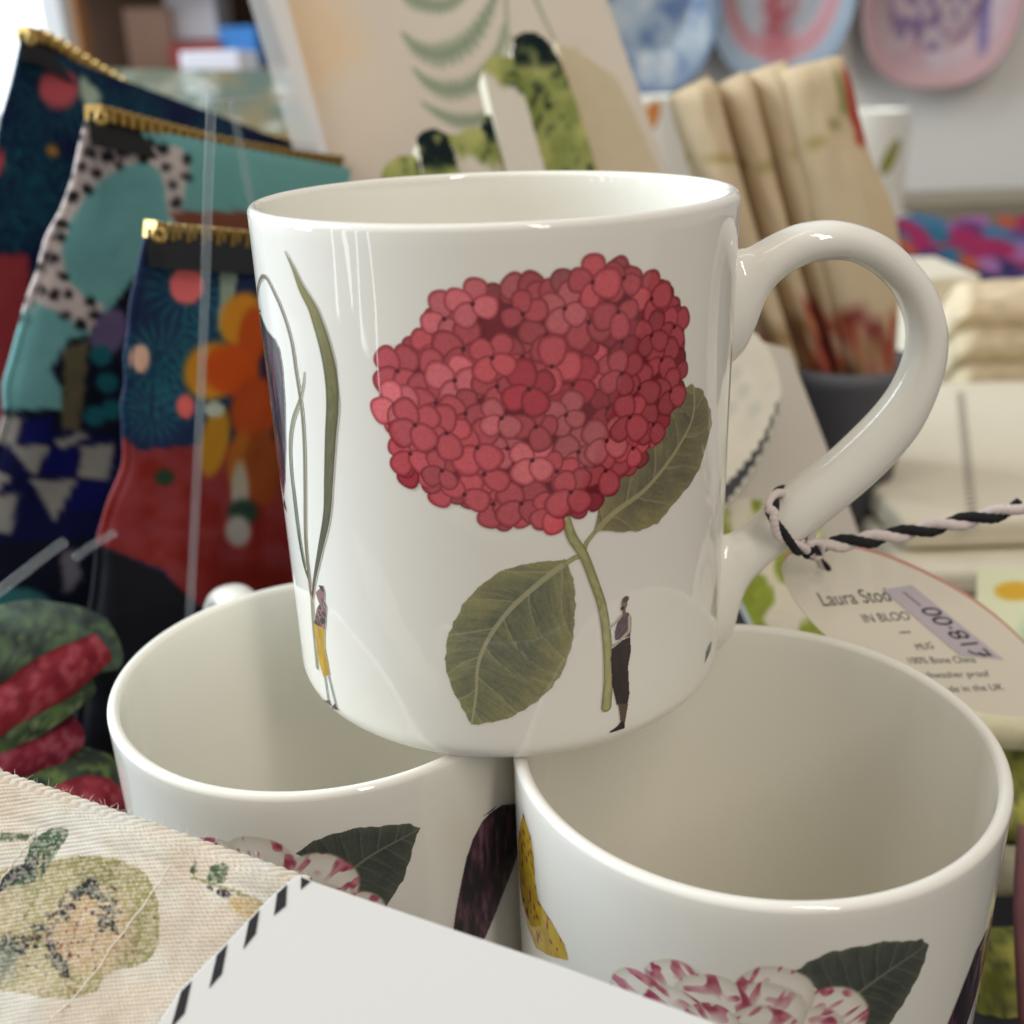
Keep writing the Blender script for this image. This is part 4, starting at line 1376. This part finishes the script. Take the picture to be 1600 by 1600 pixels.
NAPS = [('cream rolled napkin, leftmost in the charcoal pot', [(1046, 150), (1075, 250), (1120, 380), (1210, 620)], [(1106, 122), (1142, 250), (1177, 380), (1252, 620)], 0.432, 0.016),
        ('second cream rolled napkin from the left in the charcoal pot', [(1108, 140), (1150, 270), (1190, 400), (1265, 620)], [(1162, 112), (1195, 250), (1230, 400), (1297, 620)], 0.436, 0.015),
        ('third cream rolled napkin from the left in the charcoal pot', [(1160, 118), (1200, 260), (1240, 400), (1300, 620)], [(1226, 96), (1256, 250), (1284, 400), (1340, 620)], 0.438, 0.014),
        ('broad folded cream napkin with red edge, rightmost in the pot', [(1215, 112), (1245, 260), (1280, 420), (1335, 630)], [(1316, 86), (1350, 225), (1400, 370), (1392, 630)], 0.428, 0.010)]
for k, (lb, Lp, Rp, Y, bu) in enumerate(NAPS):
    o = cloth_fold('napkin', Lp, Rp, (Y + 0.02, Y - 0.004), (Y + 0.022, Y - 0.002), bu, M_print_cloth, None, cv=nap, origin=at(1300, 640, Y), wob=0.003, seed=k)
    tag(o, lb, 'napkin', 'napkins standing in the pot')
flap = plane3((1232, 250, 0.415), (1330, 150, 0.418), (1390, 330, 0.405))
# pot
pc = at(1312, 700, 0.43)
zt = float(at(1312, 592, 0.40)[2])
t_ = np.array([0.0, 0.018, 0.0195, 0.026, 0.0272, 0.0272, 0.0262, 0.0245, 0.018, 0.0])
zz_ = np.array([0.0, 0.0, 0.001, 0.9 * zt, 0.93 * zt, zt, zt, 0.9 * zt, 0.004, 0.004])
a_ = np.linspace(0, 2 * np.pi, 48, endpoint=False)
V = np.stack([pc[0] + t_[:, None] * np.cos(a_), pc[1] + t_[:, None] * np.sin(a_), zz_[:, None] + 0 * a_], -1).reshape(-1, 3)
o = mesh_obj('pot', V, grid_faces(len(t_), 48, wrap=True), M_pot, origin=(pc[0], pc[1], 0))
tag(o, 'small tapered charcoal pot holding cream napkins behind the mug handle', 'pot')

# ------------------------------------------------------------------ second dashed label card and leaning board behind the handle
lp = plane3((1060, 520, 0.315), (1215, 560, 0.318), (1130, 800, 0.285))
LC = smooth_path([(1040, 480), (1120, 490), (1175, 520), (1205, 560), (1218, 610), (1214, 650), (1195, 700), (1168, 748), (1140, 785), (1110, 806), (1060, 815), (1020, 700), (1010, 560), (1040, 480)], 60)[:-1]
cv = px_canvas(LC, 2)
cv.poly(LC, lambda X, Y: mix((222, 216, 198), (208, 202, 184), fbm(X * .03, Y * .03, 4)))
for (x, y) in ((1148, 585), (1178, 640), (1160, 612), (1140, 640)):
    cv.ell(x, y, 9, 14, (200, 196, 182), .6, soft=.95)
edge = smooth_path([(1216, 640), (1196, 698), (1168, 746), (1140, 783), (1110, 806)], 120)
for k in range(11):
    j = int(k * 11) + 2
    e = edge[min(j, 119)]
    w = 4 + 0.9 * k
    cv.poly([e + (-w, -2 * w - 4), e + (w * .3, -2 * w - 8), e + (-w * .2, 2), e + (-w * 1.6, 8)], (48, 48, 50))
o = thing('label_card', 'rounded label card with dashed edge seen between mug and handle', 'card', lp.hit(1100, 815))
painted_sheet('printed_face', lp.hit, cv, M_print_soft, o, lift=lp.n * 0.0004)
slab('board', lp.hit(*LC.T), -lp.n * 0.001, M_paper, o)
bp = plane3((1190, 545, 0.335), (1240, 545, 0.337), (1300, 850, 0.300))
o = slab('leaning_board', bp.hit(*np.array([(1182, 530), (1234, 545), (1290, 690), (1352, 856), (1110, 850), (1130, 640)], float).T), -bp.n * 0.003, material('grey_board', (190, 182, 168), rough=0.7, noise=(40, .04)), None, bevel=0.0006, origin=bp.hit(1300, 850))
tag(o, 'pale grey strip of board leaning behind the mug handle', 'board')
gp = plane3((1130, 780, 0.30), (1260, 790, 0.30), (1200, 1000, 0.262))
cv = Canvas(1080, 1330, 770, 1090, 2.5)
cv.poly([(1090, 780), (1265, 785), (1300, 880), (1325, 1080), (1230, 1085), (1160, 940)], lambda X, Y: mix(mix((206, 196, 176), (196, 188, 164), fbm(X * .02, Y * .02, 4)), mix((146, 154, 62), (110, 122, 44), fbm(X * .1, Y * .1, 8)), np.clip((fbm(X * .022, Y * .016, 21) - .44) * 9, 0, 1)))
o = thing('folded_towel', 'cream cloth with yellow-green print visible under the mug handle', 'towel', gp.hit(1250, 1080))
painted_sheet('printed_face', gp.hit, cv, M_print_cloth, o, lift=gp.n * 0.0004)
slab('folded_cloth', gp.hit(*np.array([(1090, 780), (1265, 785), (1300, 880), (1325, 1080), (1230, 1085), (1160, 940)], float).T), -gp.n * 0.004, M_paper, o, bevel=0.0005)

# ------------------------------------------------------------------ flat cream packs on the table at the right
def pack(label, z0, z1, u0, Yf, Yb, width, seed, line=True, dark=False):
    A = atz(u0, 800, z1)
    x0 = float(at(u0, 830, Yf)[0])
    t = thing('gift_pack', label, 'pack', (x0 + width / 2, Yf, z0), 'flat cream packs in a stack')
    boxmesh('box', (x0, Yf, z0), (x0 + width, Yb, z1), M_linen_light if not dark else M_linen, t, bevel=0.003)
    if line:
        A, B = atz(1522, 832, z1), atz(1500, 614, z1)
        n = 34
        for k in range(n):
            c = A + (B - A) * (k + 0.3) / n
            d = (B - A) / n
            P = np.array([c + (-0.0020, 0, 0), c + (0.0020, 0, 0) + d * 0.35, c + (0.0020, 0, 0) + d * 0.85, c + (-0.0020, 0, 0) + d * 0.5]) + (0, 0, 0.0003)
            mesh_obj('stitch', P, [(0, 1, 2, 3)], M_stitch_grey, t, smooth=False)
    return t


M_stitch_grey = material('grey_stitch', (150, 144, 132), rough=0.8)
pack('topmost flat cream pack with a grey stitched line, right of the handle', 0.024, 0.036, 1412, 0.372, 0.56, 0.16, 1)
pack('middle flat cream pack in the stack right of the handle', 0.012, 0.0225, 1428, 0.356, 0.56, 0.16, 2, False)
pack('lowest flat beige pack in the stack right of the handle', 0.0, 0.011, 1405, 0.352, 0.56, 0.16, 3, False, True)
# folded cream textiles behind the packs
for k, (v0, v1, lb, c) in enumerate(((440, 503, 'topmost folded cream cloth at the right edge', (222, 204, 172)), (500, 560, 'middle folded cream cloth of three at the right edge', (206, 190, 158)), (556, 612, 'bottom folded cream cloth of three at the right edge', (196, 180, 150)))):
    o = cloth_fold('folded_cloth', [(1492, v0 + 6), (1600, v0), (1720, v0)], [(1496, v1), (1600, v1), (1720, v1)], (0.58, 0.58), (0.565, 0.565), 0.010, M_print_cloth, None, color=c, origin=at(1600, v1, 0.57), wob=.004, seed=k + 30, back=6)
    tag(o, lb, 'cloth', 'stack of folded cream cloths')
o = boxmesh('pale_block', at(1428, 600, 0.62) * (1, 1, 0), tuple(at(1492, 412, 0.66) + (0, 0.03, 0)), M_linen_light, bevel=0.002)
tag(o, 'pale upright carton left of the folded cream cloths', 'carton')
# colourful papers and ledge by the wall
cv = Canvas(1380, 1760, 330, 520, 4)
stripes = [(70, 50, 110), (60, 90, 150), (40, 110, 140), (190, 90, 60), (170, 110, 170), (40, 40, 90), (170, 40, 90), (120, 60, 120), (70, 120, 160)]
cv.poly([(1396, 352), (1740, 362), (1740, 512), (1396, 492)], (76, 62, 92))
stripes = [tuple(int(c * 0.78 + 14) for c in q) for q in stripes]
for k in range(120):
    x, y = rr2.uniform(1396, 1740), rr2.uniform(352, 500)
    cv.ell(x, y, rr2.uniform(14, 40), rr2.uniform(8, 16), rr2.choice(stripes), rr2.uniform(-.3, .6), soft=.5)
cpl = plane3((1400, 350, 0.86), (1700, 350, 0.86), (1500, 480, 0.82))
o = thing('scarf_pile', 'pile of bright purple and blue patterned scarves near the wall', 'scarves', cpl.hit(1550, 512))
painted_sheet('printed_face', cpl.hit, cv, M_print_cloth, o, lift=cpl.n * .001)
slab('folded_cloth', cpl.hit(*np.array([(1396, 350), (1740, 360), (1740, 512), (1396, 492)], float).T), -cpl.n * 0.03, material('purple_cloth', (84, 66, 110), rough=.9, noise=(60, .2)), o, bevel=0.003)
A, B = at(1380, 318, 1.10), at(1760, 330, 1.10)
o = boxmesh('ledge_box', (A[0], 1.10, 0.0), (B[0], 1.2, A[2]), material('taupe_board', (142, 134, 116), rough=.8, noise=(30, .12)), bevel=.003)
tag(o, 'low taupe box against the wall below the plates', 'box')

# mugs further back
def back_mug(u, vtop, Y, label, leafc, lu, lv):
    p = at(u, vtop, Y)
    zb = p[2] - MH
    t = thing('mug', label, 'mug', (p[0], p[1], zb))
    mesh_obj('body', body_v + (p[0], p[1], zb), body_f, M_china, t)
    un = Unroll((p[0], p[1]), zb)
    cv = Canvas(*bounds(un([(lu - 30, lv - 60), (lu + 22, lv + 60)]), 2), 0.5)
    c = un.one(lu, lv)
    cv.ell(c[0], c[1], 7, 16, leafc, -0.5)
    print_on(t, un, cv, 'flower_print')
    o = boxmesh('display_riser', (p[0] - 0.06, p[1] - 0.06, 0), (p[0] + 0.06, p[1] + 0.06, zb), M_paper, bevel=.002)
    tag(o, 'white riser block under the ' + label.split(',')[0], 'riser')


back_mug(1345, 172, 0.98, 'white mug with olive leaf print, behind the broad napkin', (150, 146, 70), 1392, 245)
back_mug(1002, 150, 0.90, 'white mug with small orange flower, right of the beige panel', (206, 130, 60), 1012, 190)

# ------------------------------------------------------------------ decorative plates on the wall
def plate(label, u, v, hw, hh, kind, seed):
    Y = 1.262
    c = at(u, v, Y)
    sx = float(at(u + hw, v, Y)[0] - c[0]); sz = float(c[2] - at(u, v + hh, Y)[2])
    nr, na_ = 40, 96
    q, a = np.meshgrid(np.linspace(0, 1, nr), np.linspace(0, 2 * np.pi, na_, endpoint=False), indexing='ij')
    ca, sa = np.sign(np.cos(a)) * np.abs(np.cos(a)) ** 0.8, np.sign(np.sin(a)) * np.abs(np.sin(a)) ** 0.8
    X, Z = q * ca, q * sa
    dep = -0.016 * np.clip((q - 0.62) / 0.38, 0, 1) ** 0.8
    V = np.stack([c[0] + sx * X, Y + dep, c[2] + sz * Z], -1)
    n1 = fbm(X * 4 + 9, Z * 4 + 9, seed); n2 = fbm(X * 9 + 20, Z * 9 + 20, seed + 3)
    if kind == 'blue':
        C = mix((168, 188, 204), (60, 96, 150), np.clip(n1 * 3 - 1.0, 0, 1)); C = mix(C, (208, 216, 218), np.clip(n2 * 4 - 2.2, 0, 1))
        C = mix(C, (70, 110, 160), ((q > .93)) * .6)
    elif kind == 'red':
        C = mix((206, 206, 210), (176, 190, 210), n1)
        C = mix(C, (206, 120, 132), ((q > .62) & (q < .82)) * .85)
        C = mix(C, (150, 176, 204), (q > .84) * np.clip(n2 * 2, .3, 1))
        C = mix(C, (176, 30, 44), np.clip(1.3 - np.hypot(X * 3.4, (Z + .35) * 1.6) * 1.2, 0, 1) * np.clip(n2 * 3 - .4, 0, 1))
    else:
        C = mix((206, 190, 200), (196, 150, 160), np.clip(n1 * 2 - .5, 0, 1))
        C = mix(C, (106, 70, 130), np.clip(n2 * 6 - 2.9, 0, 1) * (q < .62))
        C = mix(C, (82, 66, 140), ((X > .52) & (X < .64) & (np.abs(Z) < .7)) * .9)
        C = mix(C, (214, 156, 160), np.clip((q - .76) * 8, 0, 1) * .8)
    C = mix(C, (176, 172, 168), 0.28 + 0 * q) * 0.9
    back = V + np.array([0, 0.006, 0])
    F1 = grid_faces(nr, na_, wrap=True)
    m = nr * na_
    i = np.arange(na_)
    rim = np.stack([(nr - 1) * na_ + i, (nr - 1) * na_ + (i + 1) % na_, m + (nr - 1) * na_ + (i + 1) % na_, m + (nr - 1) * na_ + i], -1)
    o = mesh_obj('plate', np.vstack([V.reshape(-1, 3), back.reshape(-1, 3)]), np.vstack([F1, F1[:, ::-1] + m, rim]), M_plate, None, colors=np.vstack([C.reshape(-1, 3)] * 2), origin=c)
    tag(o, label, 'plate', 'decorative plates hung on the wall')


M_plate = material('glazed_plate', attr=True, rough=0.5, noise=(30, .05))
plate('blue and white patterned plate on the wall, leftmost of three', 1015, -30, 110, 178, 'blue', 3)
plate('plate with red motif and pink ring on the wall, middle of three', 1222, -60, 118, 190, 'red', 7)
plate('pink rimmed plate with purple motif on the wall, rightmost of three', 1470, -20, 125, 158, 'pink', 11)

# ------------------------------------------------------------------ far end of the shop at the upper left
fl = at(-60, 60, 1.9)
shelf = thing('shelving', 'brown wooden shelving far behind the pouches at the upper left', 'shelf', (at(200, 200, 1.9)[0], 1.9, -0.3))
xa, xb = float(at(40, 60, 1.9)[0]), float(at(640, 60, 1.9)[0])
boxmesh('back_panel', (xa, 2.10, -0.3), (xb, 2.13, 1.0), M_brown, shelf)
x1_, x2_ = float(at(78, 60, 1.85)[0]), float(at(132, 60, 1.85)[0])
boxmesh('post', (x1_, 1.83, -0.3), (x2_, 1.88, 1.0), M_wood, shelf)
for v in (112, -60, 260):
    z = float(at(250, v, 1.86)[2])
    boxmesh('shelf_board', (xa, 1.84, z - 0.02), (xb, 2.10, z), M_wood if v == 112 else M_brown, shelf)
zs_ = float(at(250, 112, 1.86)[2])


def carton(u0, u1, v0, v1, Y, c, label):
    a, b = at(u0, v1, Y), at(u1, v0, Y)
    o = boxmesh('carton', (a[0], Y, a[2]), (b[0], Y + 0.12, b[2]), material('carton_paint', c, rough=.5, noise=(20, .1)), bevel=.002)
    tag(o, label, 'carton', 'small cartons on the far shelf')


carton(205, 262, 10, 111, 1.90, (150, 120, 104), 'brown carton on the far shelf, left of the white ones')
carton(264, 332, -20, 64, 1.92, (206, 206, 214), 'tall white carton on the far shelf above the red one')
carton(268, 344, 65, 111, 1.87, (156, 62, 62), 'red carton on the far shelf left of the blue one')
carton(348, 398, 40, 111, 1.88, (50, 130, 210), 'bright blue carton on the far shelf')
# goods on the far table: pale box and mottled cloths
a, b = at(285, 118, 1.15), at(372, 78, 1.15)
o = boxmesh('pale_box', (a[0], 1.15, 0), (b[0], 1.24, b[2]), material('pale_lilac_box', (222, 222, 232), rough=.5, noise=(20, .05)), bevel=.002)
tag(o, 'pale lilac box in the blurred distance above the pouches', 'box')
cv = Canvas(120, 560, 100, 330, 5)
cv.poly([(120, 112), (540, 112), (540, 330), (120, 330)], lambda X, Y: mix(mix((120, 110, 84), (90, 104, 96), np.clip(fbm(X * .02, Y * .04, 3) * 3 - 1, 0, 1)), (170, 176, 170), np.clip(fbm(X * .03, Y * .05, 9) * 5 - 2.9, 0, 1)))
dp = plane3((130, 112, 0.98), (500, 112, 0.98), (300, 300, 0.80))
o = thing('cloth_pile', 'mottled olive and grey cloths behind the gold zips', 'cloths', dp.hit(320, 330))
painted_sheet('printed_face', dp.hit, cv, M_print_cloth, o, lift=dp.n * .001)
slab('folded_cloth', dp.hit(*np.array([(120, 112), (540, 112), (540, 330), (120, 330)], float).T), -dp.n * 0.04, M_brown, o, bevel=.004)
# bright shop window at the far left
M_pane = bpy.data.materials.new('daylit_pane')
M_pane.use_nodes = True
pp = M_pane.node_tree.nodes['Principled BSDF']
pp.inputs['Emission Color'].default_value = (0.86, 0.95, 1.0, 1)
pp.inputs['Emission Strength'].default_value = 1.3
a, b = at(-420, 190, 1.7), at(42, -140, 1.7)
win = thing('window', 'bright daylit shop window in the top left corner', 'window', (a[0], 1.7, a[2]))
boxmesh('pane', (a[0], 1.70, a[2]), (b[0], 1.706, b[2]), M_pane, win, bevel=0)
M_frame = material('white_frame', (210, 212, 214), rough=.5, noise=(20, .03))
boxmesh('frame', (b[0], 1.68, a[2]), (b[0] + 0.03, 1.72, b[2]), M_frame, win)
boxmesh('frame', (a[0], 1.68, a[2] - 0.05), (b[0] + .03, 1.72, a[2]), M_frame, win)

# ------------------------------------------------------------------ red and green folded bags at the left
def chintz(c1, c2, c3, seed, cut=.5):
    def f(X, Y):
        a = fbm(X * .035, Y * .035, seed); b = fbm(X * .09, Y * .09, seed + 2)
        return mix(mix(c1, c2, np.clip(a * 3 - 1, 0, 1)), c3, np.clip((b - cut) * 6, 0, 1) * .7)
    return f


ROLLS = [('grey-green plaid folded cloth, uppermost of the red and green pile', [(165, 965), (60, 950), (-60, 985)], [(172, 1030), (80, 1060), (-60, 1130)], (.250, .225), .012, ((76, 88, 78), (50, 58, 54), (98, 120, 84))),
         ('thick red patterned roll under the grey-green plaid cloth', [(146, 988), (80, 1028), (-60, 1128)], [(160, 1022), (98, 1078), (-60, 1186)], (.238, .21), .008, ((92, 22, 30), (112, 30, 38), (140, 70, 76))),
         ('thin olive green roll between the two red rolls', [(138, 1050), (70, 1090), (-60, 1180)], [(142, 1078), (80, 1125), (-60, 1225)], (.230, .205), .005, ((66, 82, 46), (44, 54, 40), (110, 122, 84))),
         ('lower crimson roll below the olive green one', [(108, 1112), (50, 1150), (-60, 1205)], [(112, 1155), (60, 1200), (-60, 1260)], (.224, .20), .007, ((88, 22, 36), (106, 32, 46), (134, 70, 78))),
         ('dark green cloth above the small red roll', [(170, 1178), (90, 1195), (-20, 1250)], [(165, 1235), (100, 1262), (-20, 1330)], (.222, .195), .010, ((56, 66, 52), (40, 48, 44), (104, 124, 66))),
         ('small red roll at the bottom of the red and green pile', [(168, 1215), (120, 1235), (60, 1275)], [(172, 1260), (130, 1285), (70, 1330)], (.205, .188), .007, ((92, 22, 30), (112, 34, 42), (138, 66, 74)))]
for k, (lb, Lp, Rp, Y, bu, (c1, c2, c3)) in enumerate(ROLLS):
    cv = Canvas(-100, 220, 900, 1380, 3)
    cv.put(full, np.ones(cv.X.shape), chintz(c1, c2, c3, 40 + 3 * k)(cv.X, cv.Y))  # roll colours darkened to stand for the shade low on the left
    if k == 0:
        g = np.clip(np.sin(cv.X * 1.0 + cv.Y * .3) + np.sin(cv.Y * 1.0 - cv.X * .3) - .6, 0, 1)
        cv.put(full, g * .35, (30, 40, 36))
    o = cloth_fold('folded_cloth', Lp, Rp, Y, Y, bu, M_print_cloth, None, cv=cv, origin=at(Rp[1][0], Rp[1][1], Y[0]), wob=.0016, seed=k, back=1.2)
    tag(o, lb, 'cloth', 'pile of red and green folded cloths')

# ------------------------------------------------------------------ yellow-green goods at the lower right
o = cloth_fold('folded_cloth', [(1480, 1112), (1600, 1118), (1740, 1120)], [(1480, 1162), (1600, 1168), (1740, 1170)], (.245, .245), (.235, .235), .006, M_print_cloth, None, color=(206, 200, 168), origin=at(1600, 1165, .24), seed=3)
tag(o, 'cream rolled edge just below the swing tag', 'cloth')
for k, (u0, u1, v0, v1, Y, lb) in enumerate(((1515, 1740, 1172, 1318, .235, 'yellow-green mottled cloth right of the lower mug, just under the cream roll'), (1500, 1740, 1446, 1720, .185, 'yellow-green mottled cloth at the lower right edge'))):
    cv = Canvas(u0 - 10, u1 + 10, v0 - 10, v1 + 10, 3)
    cv.put(full, np.ones(cv.X.shape), chintz((168, 164, 84), (120, 124, 60), (58, 66, 54), 70 + k, .55)(cv.X, cv.Y))
    o = cloth_fold('folded_cloth', [(u0, v0 + 6), (1600, v0), (u1, v0)], [(u0, v1), (1600, v1), (u1, v1)], (Y + .012, Y + .012), (Y - .01, Y - .01), .008, M_print_cloth, None, cv=cv, origin=at(1600, v1, Y), wob=.003, seed=k + 50)
    tag(o, lb, 'cloth', 'yellow-green cloths at the right')
o = cloth_fold('folded_cloth', [(1590, 1290), (1584, 1420), (1592, 1600)], [(1640, 1290), (1640, 1420), (1640, 1600)], (.20, .17), (.20, .17), .003, M_print_cloth, None, color=(122, 82, 84), origin=at(1610, 1600, .17), seed=9)
tag(o, 'narrow pink cloth edge at the far right', 'cloth')
o = cloth_fold('folded_cloth', [(1500, 1320), (1600, 1326), (1740, 1330)], [(1500, 1400), (1600, 1400), (1740, 1400)], (.215, .215), (.205, .205), .006, M_print_cloth, None, color=(150, 146, 122), origin=at(1600, 1400, .21), seed=12)
tag(o, 'beige cloth fold between the two yellow-green cloths', 'cloth')
# yellow-flowered card behind the tag
yp = plane3((1530, 890, 0.31), (1700, 890, 0.31), (1580, 1060, 0.27))
cv = Canvas(1520, 1720, 880, 1130, 3)
cv.poly([(1528, 892), (1712, 885), (1712, 1120), (1524, 1120)], (212, 214, 178))
cv.ell(1585, 925, 32, 15, (206, 160, 36), 0, soft=.4)
cv.ell(1620, 1000, 30, 40, (170, 190, 160), .3, soft=.8)
o = thing('greeting_card', 'pale green card with a yellow flower behind the swing tag', 'card', yp.hit(1600, 1120))
painted_sheet('printed_face', yp.hit, cv, M_print_soft, o, lift=yp.n * .0004)
slab('board', yp.hit(*np.array([(1528, 892), (1712, 885), (1712, 1120), (1524, 1120)], float).T), -yp.n * .002, M_paper, o)
